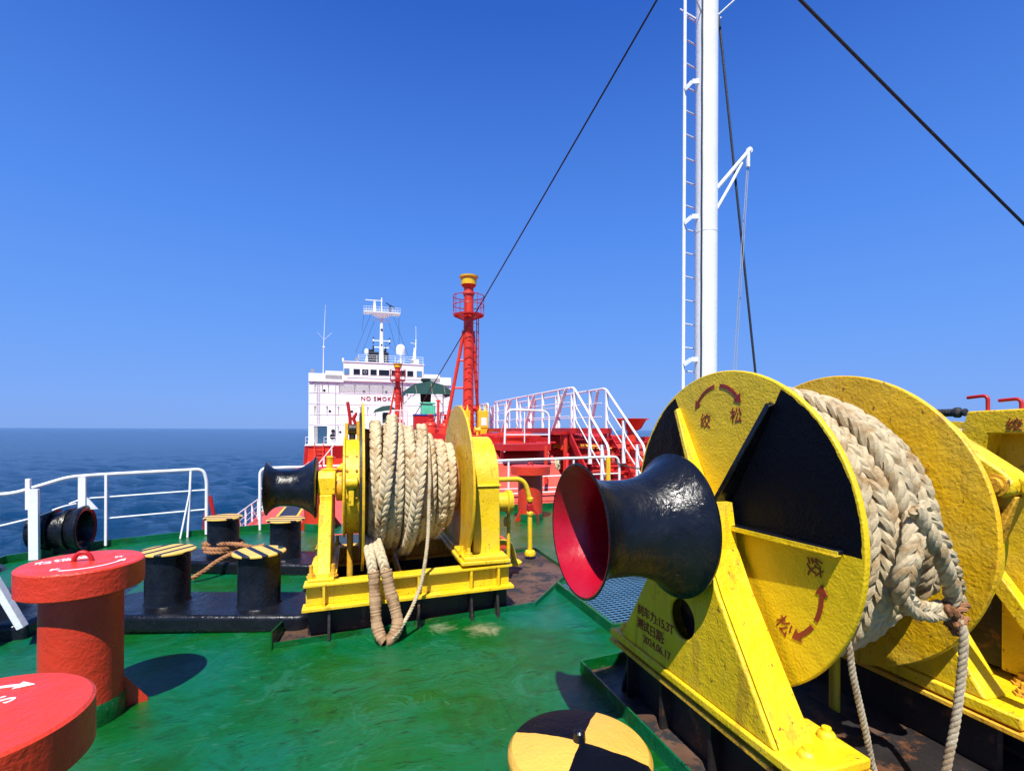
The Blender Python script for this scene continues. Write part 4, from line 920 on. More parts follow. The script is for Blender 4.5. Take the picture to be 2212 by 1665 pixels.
for z in (2.72, 4.92, 7.0):
    mb = MB(); flatbar(mb, [(4.887, 6.62, z), (4.95, 6.52, z + .07), (5.06, 6.47, z + .07)], .07); mb.build('ladder_bracket', 'white', M)
mb = MB(); mb.tube([(5.32, 6.42, 5.42), (5.95, 6.42, 6.13)], .032, 12); mb.tube([(5.32, 6.42, 5.10), (5.60, 6.42, 5.55), (5.80, 6.42, 5.90)], .025, 12); mb.lathe([(0, .045), (.05, .045)], (5.95, 6.40, 6.13), (0, 1, 0), 14); mb.box((5.88, 6.39, 5.85), (5.93, 6.42, 6.08)); mb.build('signal_arm', 'white', M)
mb = MB()
for x0, x1 in ((5.90, 5.62), (5.93, 5.67)): mb.tube([(x0, 6.42, 5.86), (x1, 6.42, 2.2)], .006, 6)
mb.build('halyard', 'steel', M)
mb = MB()
for a_ in (-30, 20, 150, 200): t_ = radians(a_); mb.tube([(5.2 + .15 * cos(t_), 6.5 + .15 * sin(t_), 8.10), (5.2 + .40 * cos(t_), 6.5 + .40 * sin(t_), 8.30)], .013, 6)
mb.build('light_platform', 'white', M)
mb = MB(); mb.tube([(5.045 + .002 * sin(z * 7), 6.41, z) for z in [.3 + i * .3 for i in range(31)]], .012, 6); mb.build('mast_cable', 'cable', M)
def stay(a, b, r, label):
    mb = MB(); a = Vector(a); b = Vector(b); L = (b - a).length
    mb.tube([a + (b - a) * (i / 60) - Vector((0, 0, .0035 * L * 4 * (i / 60) * (1 - i / 60))) for i in range(61)], r, 8)
    tag(mb.build('stay_wire', 'cable'), label, 'wire', 'black stay wires of the mast')
stay((5.10, 6.5, 9.56), (2.45, 22.0, 2.2), .017, 'long thin stay wire running down left across the sky to the red masts')
stay((5.40, 6.5, 8.3), (6.24, 6.5, 2.0), .018, 'black stay wire dropping steeply just right of the white mast behind the winch')
stay((5.8, 6.5, 9.52), (15.6, 6.5, 4.47), .026, 'thick black stay wire crossing the sky at the upper right corner')

# ================================================================ aft of the forecastle
# ---- gangway with stairs
GW = thing('gangway', (5.55, 11.4, 1.35), 'raised red gangway with white rails and diagonal braces leading aft, with steep stairs', 'gangway')
mb = MB(); mb.box((4.98, 11.2, 1.60), (5.04, 46, 1.74)); mb.box((6.06, 11.2, 1.60), (6.12, 46, 1.74)); mb.box((4.98, 11.14, 1.60), (6.12, 11.2, 1.74))
mb.build('side_beam', 'red_dark', GW)
mb = MB(); mb.box((5.04, 11.2, 1.66), (6.06, 46, 1.69)); mb.build('walkway_floor', 'red_dark', GW)
ends = [(11.45, 18.4), (19.3, 27), (28, 46)]
for sx in (5.1, 6.0):
    for y0, y1 in ends:
        mb = MB(); mb.tube(bend([(sx, y0 + .05, 2.55 if y0 < 12 else 1.7), (sx, y0 + .05, 2.735), (sx, y1, 2.735), (sx, y1, 1.7)] if y0 > 12 else [(sx, y0, 2.735), (sx, y1, 2.735), (sx, y1, 1.7)], .12, 5), .026, 10); mb.build('handrail', 'white', GW)
        for z in (2.03, 2.38):
            mb = MB(); mb.tube([(sx, y0, z), (sx, y1, z)], .012, 8); mb.build('mid_rail', 'white', GW)
        y = y0 + .66; k = 0
        while y < y1 - .2:
            mb = MB(); mb.bar((sx, y, 1.74), (sx, y, 2.72), .012 if k % 1 else .03, .07, (1, 0, 0)); mb.build('stanchion', 'white', GW)
            if k % 2 == 0 and y + 1 < y1:
                ox = -.10 if sx < 5.5 else .10
                mb = MB(); mb.bar((sx, y - .45, 2.70), (sx + ox, y + .22, 1.62), .03, .08, (1, 0, 0)); mb.build('brace', 'white', GW)
            y += 1.17; k += 1
        
for y in (11.5, 15, 19, 24, 30, 38):
    for x in (4.95, 6.1):
        mb = MB(); mb.cyl((x, y, 1.2), (x, y, 1.60), .06, 14); mb.build('support_column', 'red', GW)
for x in (5.0, 6.1):
    mb = MB(); mb.cyl((x - .02, 11.4, .1), (x - .02, 11.4, 1.6), .055, 16); mb.build('support_column', 'red', GW)
mb = MB(); mb.box((4.62, 11.3, 1.58), (5.2, 11.6, 1.66)); mb.build('bracket', 'red_dark', GW)
# stairs down to the forecastle
SY0, SZ0, SY1, SZ1 = 11.15, 1.66, 9.62, .12
for x in (5.02, 6.08):
    mb = MB(); mb.prism([(SY0 + .05, SZ0 - .02), (SY0 + .05, SZ0 - .26), (SY1 + .1, SZ1 - .04), (SY1 - .15, SZ1)], lambda u, v, ww: (ww, u, v), x - .02, x + .02); mb.build('stringer', 'red_dark', GW)
for i in range(8):
    t = (i + .6) / 8.4; y = SY0 + (SY1 - SY0) * t; z = SZ0 + (SZ1 - SZ0) * t - .08
    mb = MB(); mb.box((5.04, y - .09, z - .015), (6.06, y + .09, z + .01)); mb.build('tread', 'red_dark', GW)
for x, kx in ((5.13, 0), (6.0, 0)):
    mb = MB(); mb.tube(bend([(x, 11.55, 2.735), (x, 11.25, 2.735), (x, SY1 - .15, 1.33), (x, SY1 - .2, .3)], .14, 6), .028, 10); mb.build('stair_rail', 'white', GW)
    for dz in (.36, .70):
        mb = MB(); mb.tube([(x, 11.25, 2.735 - dz), (x, SY1 - .1, 1.36 - dz)], .012, 8); mb.build('mid_rail', 'white', GW)
    for y in (11.18, 10.35, 9.75):
        zt = 2.735 - (11.25 - y) * .905
        mb = MB(); mb.bar((x, y, zt - 1.0), (x, y, zt), .035, .08, (1, 0, 0)); mb.build('stanchion', 'white', GW)
# ---- round hatch with its small railed platform
HP = thing('hatch_platform', (3.7, 10.6, 1.2), 'small red platform with a rounded white guard hoop in front of the gangway', 'platform')
mb = MB(); mb.box((3.12, 10.55, 1.22), (4.26, 11.3, 1.38)); mb.build('platform_box', 'red_dark', HP, bevel=.01)
for x in (3.2, 4.2): mb = MB(); mb.bar((x, 10.9, .7), (x, 10.9, 1.22), .06, .06, (1, 0, 0)); mb.build('leg', 'red_dark', HP)
mb = MB(); mb.tube(bend([(3.16, 10.58, 1.2), (3.19, 10.58, 2.14), (4.22, 10.58, 2.12), (4.22, 10.58, 1.25)], .2, 8), .024, 10); mb.build('guard_hoop', 'white', HP)
for a, b in (((3.18, 10.58, 1.58), (4.22, 10.58, 1.58)), ((3.63, 10.58, 1.4), (3.63, 10.58, 2.13))):
    mb = MB(); mb.tube([a, b], .013, 8); mb.build('guard_bar', 'white', HP)
mb = MB(); mb.cyl((3.88, 9.9, .55), (3.88, 9.9, 1.35), .04, 12); mb.build('stand', 'red', HP)
HT = thing('tank_hatch', (3.85, 12.0, 1.32), 'round red tank hatch with clamps round its rim, seen through the white hoop', 'hatch')
mb = MB(); mb.lathe([(0, .36), (.18, .37), (.19, .42), (.25, .42), (.26, .38), (.32, .2), (.34, 0)], (3.85, 12.0, 1.32), n=48); mb.build('lid', 'red', HT)
for i in range(16):
    a = 2 * pi * i / 16; mb = MB(); mb.lathe([(0, .02), (.05, .02), (.06, .01)], (3.85 + .4 * cos(a), 12 + .4 * sin(a), 1.57), n=8); mb.build('clamp', 'red', HT)
mb = MB(); mb.tube([(3.85 + .05 * cos(t), 12, 1.66 + .06 * sin(t)) for t in [pi * i / 10 for i in range(11)]], .012, 6); mb.build('lifting_eye', 'red_dark', HT)
# ---- red vent masts
def vent_mast(x, y, z0, zt, R, label, k=1.0):
    t = thing('vent_mast', (x, y, z0), label, 'vent mast', 'red vent masts with yellow tops')
    H = zt - z0
    mb = MB(); mb.lathe([(0, R * 1.15), (.25 * H, R), (.88 * H, R * .92), (.885 * H, R * 1.12), (.90 * H, R * 1.12), (.905 * H, R * .9), (.925 * H, R * .9), (.945 * H, R * 1.45)], (x, y, z0), n=32); mb.build('column', 'red', t)
    mb = MB(); mb.lathe([(.945 * H, R * 1.45), (.985 * H, R * 1.5), (.99 * H, R * 1.75), (H, R * 1.8), (H, R * 1.5), (.98 * H, .01)], (x, y, z0), n=32); mb.build('head', 'yellow_far', t)
    zp = z0 + .76 * H
    mb = MB(); ro, ri = R * 2.9, R * 1.15
    mb.ring_strip([(ro * cos(a), ro * sin(a)) for a in [2 * pi * i / 32 for i in range(32)]], [(ri * cos(a), ri * sin(a)) for a in [2 * pi * i / 32 for i in range(32)]], lambda u, v, ww: (x + u, y + v, ww), zp - .05 * k, zp)
    mb.build('platform', 'red_dark', t)
    for dz in (.38, .75):
        mb = MB(); mb.tube([(x + ro * cos(a), y + ro * sin(a), zp + dz * k) for a in [2 * pi * i / 30 for i in range(30)]], .018 * k, 6, closed=True); mb.build('guard_ring', 'red_dark', t)
    for i in range(8):
        a = 2 * pi * (i + .5) / 8; mb = MB(); mb.cyl((x + ro * cos(a), y + ro * sin(a), zp), (x + ro * cos(a), y + ro * sin(a), zp + .78 * k), .016 * k, 6); mb.build('guard_post', 'red_dark', t)
        if i % 2: mb = MB(); mb.bar((x + R * .9 * cos(a), y + R * .9 * sin(a), zp - .22 * k), (x + ro * .95 * cos(a), y + ro * .95 * sin(a), zp - .04), .02, .05 * k); mb.build('bracket', 'red_dark', t)
    # ladder on the right side with back hoops, low relief rings up the face
    xl = x + R * 1.75
    for dy in (-.16, .16):
        mb = MB(); mb.cyl((xl, y + dy * k, z0), (xl, y + dy * k, zp - .1), .02 * k, 6); mb.build('ladder_stile', 'red_dark', t)
    z = z0 + .3; 
    rungs = MB()
    while z < zp - .2:
        mb = MB(); mb.tube(bend([(x - R * .4, y - R * 1.05, z), (x + R * .9, y - R * 1.2, z), (xl, y - .16 * k, z), (xl, y + .16 * k, z)], .08, 3), .011 * k, 6); mb.build('rung', 'red_dark', t); z += .33 * k
    z = z0 + .22 * H
    while z < z0 + .70 * H:
        mb = MB(); mb.tube([(x + R * 1.0 * cos(a) * .75 - .02, y - R * 1.02 * sqrt(max(0, 1 - (.75 * cos(a)) ** 2)), z + R * .45 * sin(a)) for a in [pi * i / 12 for i in range(13)]], .012 * k, 6); mb.build('step_arch', 'red_dark', t); z += .42 * k
    # raking struts
    for sx in (-1, 1):
        foot = Vector((x + (sx * R * 4.2 if sx < 0 else R * 2.6), y + .4 * k, z0)); top = Vector((x + sx * R * .9, y, z0 + .66 * H))
        mb = MB(); mb.tube([foot, foot + (top - foot) * .5, top], R * .33, 12); mb.build('raking_strut', 'red', t)
        for f_ in (.24, .46, .72) if sx < 0 else ():
            p = foot + (top - foot) * f_; mb = MB(); mb.cyl(p, (x, y, p.z), R * .2, 10); mb.build('cross_tube', 'red', t)
    for sx in (-1, 1):
        mb = MB(); mb.tube(bend([(x + sx * R * 2.2, y - .05, z0 + .2), (x + sx * R * 2.2, y - .05, z0 + .17 * H), (x, y - .05, z0 + .17 * H + .05)], R * 2.0, 8), R * .5, 12); mb.build('swan_pipe', 'red', t)
    return t
vent_mast(4.43, 20, 1.4, 7.93, .215, 'tall thick red vent mast with yellow top, platform and raking struts')
vent_mast(2.98, 37, 1.4, 6.42, .19, 'small distant red vent mast standing in front of the bridge windows', 1.0)
# yellow units beside the vent mast
for x0, x1, lb in ((3.88, 4.27, 'yellow box with a plate, left of the foot of the tall red vent mast'), (4.60, 5.0, 'yellow box with a white plate, right of the foot of the tall red vent mast')):
    t = thing('valve_cabinet', ((x0 + x1) / 2, 19, 1.4), lb, 'cabinet', 'yellow cabinets by the vent mast')
    mb = MB(); mb.box((x0, 18.9, 1.75), (x1, 19.2, 2.42)); mb.prism([(x0 + .02, 1.75), (x1 - .02, 1.75), (x1 - .1, 1.45), (x0 + .1, 1.45)], lambda u, v, ww: (u, ww, v), 18.92, 19.18); mb.build('cabinet_body', 'yellow_far', t, bevel=.01)
    for x in (x0 + .08, x1 - .08): mb = MB(); mb.lathe([(0, .05), (.05, .05), (.08, .03), (.2, .02), (.24, 0)], (x, 19.05, 2.42), n=12); mb.build('spindle', 'yellow_far', t)
    mb = MB(); mb.box((x0 + .1, 18.89, 1.85), (x1 - .08, 18.899, 2.15)); mb.build('plate', 'white', t)
# green hoist, canopy, control desk, tanks and pipes on the trunk
CN = thing('canopy', (4.1, 30, 1.4), 'dark green canvas awning on white posts beside the tall red vent mast', 'awning')
mb = MB()
cps = [(2.80, 3.72), (2.86, 4.0), (3.3, 4.30), (4.2, 4.50), (5.0, 4.28), (5.45, 3.98), (5.50, 3.74)]
mb.prism(cps + [(x, z - .06) for x, z in cps[::-1]], lambda u, v, ww: (u, ww, v), 29.2, 32)
mb.add([(x, 29.19, z) for x, z in cps], [list(range(len(cps)))]); mb.build('canvas', 'canvas', CN, ang=20)
for x in (2.9, 5.4):
    for y in (29.3, 31.8):
        mb = MB(); mb.cyl((x, y, 1.4), (x, y, 3.9), .035, 10); mb.build('awning_post', 'white', CN)
        mb = MB(); mb.cyl((x, y, 3.2), (x + (.5 if x < 4 else -.5), y, 3.8), .025, 8); mb.build('knee', 'white', CN)
for x in (3.35, 4.25, 5.0): mb = MB(); mb.tube([(x, 29.17, 4.38 - abs(x - 4.2) * .22), (x + .08, 29.16, 3.75)], .012, 6); mb.build('lashing', 'rope', CN)
t = thing('hose_crane', (4.1, 30.6, 1.4), 'pale green machine with a dark netted bundle above it under the green awning', 'hoist')
mb = MB(); mb.box((3.62, 28.5, 2.5), (4.25, 29.0, 3.12)); mb.box((3.57, 28.45, 3.12), (4.4, 29.05, 3.22)); mb.box((3.75, 28.6, 1.4), (4.1, 28.9, 2.5)); mb.build('machine_body', 'green_mach', t, bevel=.02)
mb = MB(); mb.lathe([(0, .25), (.1, .31), (.7, .34), (1.1, .30), (1.3, .18), (1.35, .3), (1.5, .28)], (4.12, 30.5, 3.25), n=24); mb.build('covered_bundle', 'net_dark', t)
mb = MB(); mb.cyl((4.32, 28.6, 2.4), (4.32, 28.6, 3.05), .10, 14); mb.build('motor', 'green_mach', t)
t = thing('canopy', (2.6, 50, 1.4), 'small dark green canvas cover far aft, left of the smaller red vent mast', 'awning')
cps2 = [(1.75, 3.25), (1.9, 3.55), (2.5, 3.85), (3.3, 3.95), (3.9, 3.6)]
mb = MB(); mb.prism(cps2 + [(x, z - .06) for x, z in cps2[::-1]], lambda u, v, ww: (u, ww, v), 49.4, 51); mb.add([(x, 49.39, z) for x, z in cps2], [list(range(5))]); mb.build('canvas', 'canvas', t, ang=20)
for x in (1.9, 3.8): mb = MB(); mb.cyl((x, 49.6, 1.4), (x, 49.6, 3.4), .04, 8); mb.build('awning_post', 'white', t)
mb = MB(); mb.box((2.6, 49.8, 2.2), (3.2, 50.4, 3.3)); mb.build('covered_machine', 'canvas', t, bevel=.1)
t = thing('control_desk', (3.5, 27, 1.4), 'dark red box with a blue top edge, in front of the green machine', 'control box')
mb = MB(); mb.box((3.04, 27, 1.4), (4.1, 27.6, 2.42)); mb.build('desk_body', 'red_dark', t, bevel=.02)
paint('blue', (.02, .06, .35), .4, .1, 20, amt=0)
mb = MB(); mb.box((3.02, 26.97, 2.43), (4.3, 27.6, 2.50)); mb.build('desk_top', 'blue', t)
mb = MB(); mb.cyl((4.32, 27, 1.4), (4.32, 27, 3.25), .07, 14); mb.box((4.2, 26.95, 3.2), (4.45, 27.05, 3.27)); 
tag(mb.build('vent_pipe', 'red'), 'upright red pipe beside the green machine', 'pipe')
def tank(x, y, z, R, h, label):
    t = thing('pressure_vessel', (x, y, z), label, 'vessel', 'red vessels and valves on the trunk')
    mb = MB(); mb.lathe([(0, R), (h * .7, R), (h * .88, R * .8), (h, R * .3), (h, 0)], (x, y, z), n=28); mb.build('shell', 'red', t)
    mb = MB(); mb.lathe([(h * .66, R * 1.06), (h * .72, R * 1.06)], (x, y, z), n=28); mb.lathe([(h, .12), (h + .05, .14), (h + .08, .06), (h + .3, .05), (h + .31, .16), (h + .34, .16), (h + .36, .02)], (x, y, z), n=16); mb.build('valve_stem', 'red', t)
    return t
tank(3.55, 24.5, 1.4, .32, .68, 'rounded red vessel with a valve just above the farther drum rope, the left one'); tank(4.0, 23, 1.35, .28, .68, 'rounded red vessel with a valve beside the yellow right flange of the farther winch')
rr = random.Random(3)
for i in range(9):
    x = 2.65 + .26 * i + rr.uniform(-.05, .05); y = 22 + rr.uniform(-1, 6); h = rr.uniform(.35, .75)
    t = thing('deck_valve', (x, y, 1.35), 'small red valve with a hand wheel among those above the farther drum rope', 'valve', 'small red deck valves')
    mb = MB(); mb.lathe([(0, .06), (h * .5, .06), (h * .5, .12), (h * .58, .12), (h * .6, .05), (h, .035)], (x, y, 1.35), n=12); mb.build('valve_body', 'red', t)
    mb = MB(); mb.tube([(x + .11 * cos(a), y + .11 * sin(a), 1.35 + h) for a in [2 * pi * k / 16 for k in range(16)]], .014, 6, closed=True); mb.bar((x - .11, y, 1.35 + h), (x + .11, y, 1.35 + h), .015, .015); mb.build('hand_wheel', 'red_dark', t)
t = thing('gooseneck_vent', (3.95, 16, 1.35), 'small yellow flanged valve beside the right flange of the farther winch', 'valve')
mb = MB(); mb.lathe([(0, .10), (.03, .10), (.04, .06), (.12, .07), (.16, .10), (.19, .10), (.2, .05)], (3.75, 16, 1.68), (1, 0, 0), 16); mb.cyl((3.85, 16, 1.33), (3.85, 16, 1.7), .05, 12); mb.build('valve_body', 'yellow_far', t)
# small white gangway rails far left of the mast
t = thing('cross_walk', (2.6, 33, 1.4), 'small white railed stairway above the farther drum rope, below the smaller vent mast', 'stairway')
for dy in (0, .8):
    mb = MB(); mb.tube(bend([(1.7, 33 + dy, 1.5), (2.45, 33 + dy, 2.9), (3.3, 33 + dy, 2.9), (3.3, 33 + dy, 1.5)], .15, 5), .022, 8); mb.build('handrail', 'white', t)
    mb = MB(); mb.tube([(2.0, 33 + dy, 1.5), (2.5, 33 + dy, 2.4), (3.3, 33 + dy, 2.4)], .014, 6); mb.build('mid_rail', 'white', t)
    for x in (2.45, 2.85, 3.25): mb = MB(); mb.cyl((x, 33 + dy, 1.4), (x, 33 + dy, 2.9), .02, 6); mb.build('stanchion', 'white', t)
# ---- red funnel shaped tub on a column, pipes to starboard
FT = thing('monitor_tub', (7.5, 12.5, .1), 'red square funnel shaped tub on a round red column, right of the stairs', 'tub')
mb = MB(); mb.prism([(-.50, 2.02), (.50, 2.02), (.50, 2.0), (.40, 1.98), (.24, 1.74), (.13, 1.68), (-.13, 1.68), (-.24, 1.74), (-.40, 1.98), (-.50, 2.0)], lambda u, v, ww: (7.5 + u, 12.5 + ww * 1.0, v), -.12, .12)
mb.lathe([(1.68, .12), (1.72, .2), (1.98, .40), (2.02, .44), (2.02, .40), (1.75, .05)], (7.5, 12.5, 0), n=8); mb.build('tub', 'red', FT, bevel=.01)
mb = MB(); mb.lathe([(.1, .16), (1.15, .155), (1.16, .30), (1.19, .30), (1.2, .14), (1.7, .13)], (7.5, 12.5, 0), n=28); mb.build('column', 'red', FT)
for z in (1.25, 1.35, 1.45, 1.55): mb = MB(); mb.tube([(7.36, 12.5, z), (7.22, 12.5, z), (7.22, 12.6, z)], .01, 6); mb.build('step', 'red_dark', FT)
t = thing('cargo_pipe', (7, 13, 1), 'thick yellow pipe passing under the gangway and bending down at its right end', 'pipe')
mb = MB(); mb.tube(bend([(4.4, 13.4, 1.25), (6.4, 13.2, 1.20), (7.75, 13.0, 1.03), (8.02, 12.9, .3)], .25, 8), .075, 16); mb.build('pipe', 'yellow_far', t)
t = thing('cargo_pipes', (7, 14, 1.4), 'dark red pipes running across under the raised gangway', 'pipes')
for k, (z, y) in enumerate(((1.48, 13.9), (1.44, 14.5), (1.50, 16), (1.46, 17.5), (1.5, 13.2))):
    mb = MB(); mb.cyl((4.0 if k else 4.6, y, z), (8.4 if k < 4 else 6.6, y, z), .055, 12); mb.build('pipe', 'red_dark', t)
for x in (5.3, 6.4, 7.2):
    mb = MB(); mb.cyl((x, 12.2, .9), (x, 12.2, 1.55), .05, 12); mb.lathe([(0, .09), (.03, .09), (.04, .05)], (x, 12.2, 1.3), n=14); mb.build('riser', 'red', t)
t = thing('deck_piping', (6.5, 12.4, .34), 'dense dark red frames, pipes and valves in the recess under the gangway stairs', 'pipework')
for k in range(7):
    x = 4.7 + k * .62; mb = MB(); mb.bar((x, 13.2, .34), (x, 13.2, 1.5), .07, .10, (1, 0, 0)); mb.build('frame', 'red_dark', t)
for k, (y, z, r_) in enumerate(((12.9, .62, .07), (12.6, .95, .05), (12.9, 1.12, .04), (11.9, .55, .06), (12.2, 1.35, .035), (10.7, .55, .05))):
    mb = MB(); mb.cyl((4.5, y, z), (9.2, y, z), r_, 14); mb.build('pipe', 'red' if k % 2 else 'red_dark', t)
    for x in (5.0 + k * .17, 6.35 + k * .1, 7.3 + k * .12):
        mb = MB(); mb.lathe([(0, r_ * 1.7), (.04, r_ * 1.7)], (x, y, z), (1, 0, 0), 14); mb.build('pipe_flange', 'red_dark', t)
for k, x in enumerate((4.75, 5.3, 6.5, 6.9, 7.9, 8.4)):
    mb = MB(); mb.lathe([(0, .10), (.25, .10), (.27, .15), (.31, .15), (.33, .06), (.6, .05)], (x, 11.6 + .2 * (k % 3), .34), n=14); mb.build('valve_body', 'red', t)
    mb = MB(); c_ = (x, 11.6 + .2 * (k % 3), .96); mb.tube([(c_[0] + .12 * cos(a), c_[1] + .12 * sin(a), c_[2]) for a in [2 * pi * i / 16 for i in range(16)]], .014, 6, closed=True); mb.bar((x - .12, c_[1], .955), (x + .12, c_[1], .955), .015, .012); mb.build('hand_wheel', 'red_dark', t)
t = thing('pipe_manifold', (5.4, 10.6, .1), 'red pipes and braces standing under the stairs behind the cord tied to the rail', 'pipework')
mb = MB(); mb.tube([(4.45, 10.2, .1), (4.95, 11.2, 1.1)], .05, 12); mb.tube([(4.75, 10.0, .1), (5.0, 10.6, .8)], .04, 12); mb.build('diagonal_brace', 'red_dark', t)
mb = MB(); mb.box((4.3, 9.95, .35), (4.85, 10.3, .42)); mb.lathe([(0, .16), (.05, .17), (.08, .1)], (4.5, 10.1, .42), n=18); mb.build('flange_plate', 'red', t)
# side rail of the main deck, far left
SR = thing('guard_rail', (-5.6, 30, -3.6), 'white guard rail running aft along the lower main deck, seen under the left warping head', 'guard rail')
mb = MB(); mb.tube([(-5.55, 24, -2.58), (-5.55, 70, -2.58)], .03, 8); mb.build('top_bar', 'white', SR)
for z in (-3.0, -3.3): mb = MB(); mb.tube([(-5.55, 24, z), (-5.55, 70, z)], .015, 6); mb.build('mid_bar', 'white', SR)
for i in range(22):
    y = 24.5 + i * 1.8; mb = MB(); mb.bar((-5.55, y, -3.6), (-5.55, y, -2.6), .05, .09, (1, 0, 0)); mb.build('post', 'white', SR)
    if i % 2 == 0: mb = MB(); mb.bar((-5.2, y + .1, -3.6), (-5.53, y + .05, -2.95), .04, .07, (1, 0, 0)); mb.build('brace', 'white', SR)
t = thing('deck_stair', (-2.8, 60, -3.6), 'white railed stair rising to the right on the main deck below the superstructure', 'stairway')
for dy in (0, 1.2):
    mb = MB(); mb.tube([(-3.6, 40 + dy, -2.4), (-2.6, 40 + dy, -1.0), (-1.4, 40 + dy, .55)], .04, 8); mb.build('handrail', 'white', t)
    for k in range(4):
        x = -3.3 + k * .55; z = -2.0 + k * .78; mb = MB(); mb.cyl((x, 40 + dy, z - 1.1), (x, 40 + dy, z), .03, 6); mb.build('stanchion', 'white', t)
mb = MB(); mb.bar((-3.5, 40.6, -3.5), (-1.4, 40.6, -.5), 1.0, .12); mb.build('stair_flight', 'red_dark', t)

# ================================================================ superstructure
Q = 75
S_ = thing('superstructure', (4, Q, -3.6), 'tall white accommodation block with dark bridge windows and red lettering', 'superstructure')
mb = MB(); mb.box((-6.1, Q, -.5), (13.9, Q + 14, 8.5)); mb.build('main_wall', 'white_ship', S_)
# open passage at the left foot
mb = MB(); mb.box((-6.4, Q - 2.2, -.62), (14.2, Q + 14, -.5)); mb.build('deck_ledge', 'white_ship', S_)
mb = MB(); mb.box((-6.4, Q - 2.0, -3.6), (-3.2, Q + 14, -.63)); mb.box((-3.2, Q - 1.2, -3.6), (14.2, Q + 14, -.63)); rb = mb.build('lower_bulkhead', 'red', S_)
# bridge wings with bulwark
mb = MB(); mb.box((-6.1, Q - .25, 8.3), (-1.5, Q + 3, 9.45)); mb.box((-3.9, Q - .1, 9.45), (-1.6, Q + 2, 9.85)); mb.build('bridge_wing', 'white_ship', S_)
mb = MB(); mb.box((9.75, Q - .25, 8.3), (13.9, Q + 3, 9.45)); mb.box((9.76, Q - .1, 9.45), (12.2, Q + 2, 9.85)); mb.build('bridge_wing', 'white_ship', S_)
mb = MB(); mb.box((-3.9, Q - .28, 8.75), (-1.7, Q - .26, 9.25)); mb.build('wing_screen', 'steel', S_)
mb = MB(); mb.box((10, Q - .28, 8.75), (12.2, Q - .26, 9.25)); mb.build('wing_screen', 'steel', S_)
mb = MB(); mb.box((-1.5, Q - .3, 8.5), (9.75, Q + 8, 11.15)); mb.box((-1.6, Q - .4, 11.16), (9.85, Q + 8, 11.3)); mb.box((-1.7, Q - .42, 11.3), (-1.45, Q + 1, 11.7)); wh_ = mb.build('wheelhouse', 'white_ship', S_)
for x0, x1, g in ((-1.38, -.75, 0), (-.15, .74, 1), (1.02, 1.88, 1), (2.17, 3.04, 1), (3.34, 4.81, 1), (5.13, 7.15, 1), (7.37, 8.25, 1), (8.78, 9.50, 0)):
    zz = 9.43; f_ = MB(); f_.box((x0 - .05, Q - .345, zz - .05), (x1 + .05, Q - .305, 10.28)); wf = f_.build('window', 'steel' if not g else 'white_ship', wh_)
    f_ = MB(); f_.box((x0, Q - .36, zz), (x1, Q - .347, 10.23)); f_.build('pane', 'window_dark' if g else 'window_sky', wf)
mb = MB(); mb.tube([(1.46 + .2 * cos(a), Q - .37, 9.85 + .2 * sin(a)) for a in [2 * pi * i / 24 for i in range(24)]], .02, 6, closed=True); mb.build('clear_view_screen', 'white_ship', wh_)
for z in (9.3,): mb = MB(); mb.tube([(-1.0, Q - .5, z), (9.5, Q - .5, z)], .025, 6); mb.build('grab_rail', 'steel', wh_)
for z, x0, x1 in ((6.77, -6.05, 13.8), (5.18, -6.05, 13.8), (3.73, -6.05, 13.8), (2.3, -6.05, 13.8), (8.2, -6.05, 13.8)):
    mb = MB(); mb.box((x0, Q - .05, z - .03), (x1, Q - .003, z + .03)); mb.build('deck_line', 'white_ship', S_)
for k in range(9):
    z = 7.0 + k * .13; mb = MB(); mb.tube([(-2.15, Q - .12, z), (7.2, Q - .12, z)], .02, 5); mb.build('grille_bar', 'steel', S_)
for x, z in ((-4.05, 7.08), (1.29, 7.08), (4.41, 7.08), (6.74, 7.05), (-3.31, 4.17), (-.34, 4.17), (-1.9, 1.23), (9.5, 4.15), (11.5, 7.0)):
    mb = MB(); mb.lathe([(0, .24), (.03, .24), (.03, .19)], (x, Q - .002, z), (0, -1, 0), 24); pr = mb.build('porthole', 'white_ship', S_)
    mb = MB(); mb.lathe([(0, .18), (.01, .18)], (x, Q - .035, z), (0, -1, 0), 24); mb.build('pane', 'window_dark', pr)
for x, z in ((-5.3, 8.1), (-4.35, 8.1), (-3.55, 8.1), (-5.3, 4.9), (-3.7, 4.9), (-2.2, 4.9), (.8, 4.9), (1.8, 4.9), (-2.2, 2.1), (-2.1, 8.1), (0, 8.1), (2, 8.1), (3.9, 8.1), (5.5, 8.1)):
    mb = MB(); mb.prism([(-.14, 0), (.14, 0), (.05, -.35), (.02, -1.3), (-.02, -1.3), (-.05, -.35)], lambda u, v, ww: (x + u, Q - ww, z + v), .01, .10); mb.build('knee_bracket', 'steel', S_)
mb = MB()
for x in (-5.05, -4.7): mb.bar((x, Q - .2, 2.5), (x, Q - .2, 9.0), .035, .035, (1, 0, 0))
for k in range(22): mb.bar((-5.05, Q - .2, 2.6 + k * .3), (-4.7, Q - .2, 2.6 + k * .3), .03, .03)
mb.build('wall_ladder', 'steel', S_)
mb = MB(); mb.tube([(-2.55, Q - .1, -.4), (-2.55, Q - .1, 8.0)], .03, 6); mb.build('drain_pipe', 'steel', S_)
text('NO SMOKING', .83, (.86, Q - .06, 5.80), (1, 0, 0), (0, 0, 1), 'stencil_ship', S_, space=1.17, ext=.02, bold=.008)
mb = MB(); mb.box((-5.42, Q - .04, -.4), (-3.65, Q - .01, 2.05)); dr = mb.build('doorway', 'passage_blue', S_)
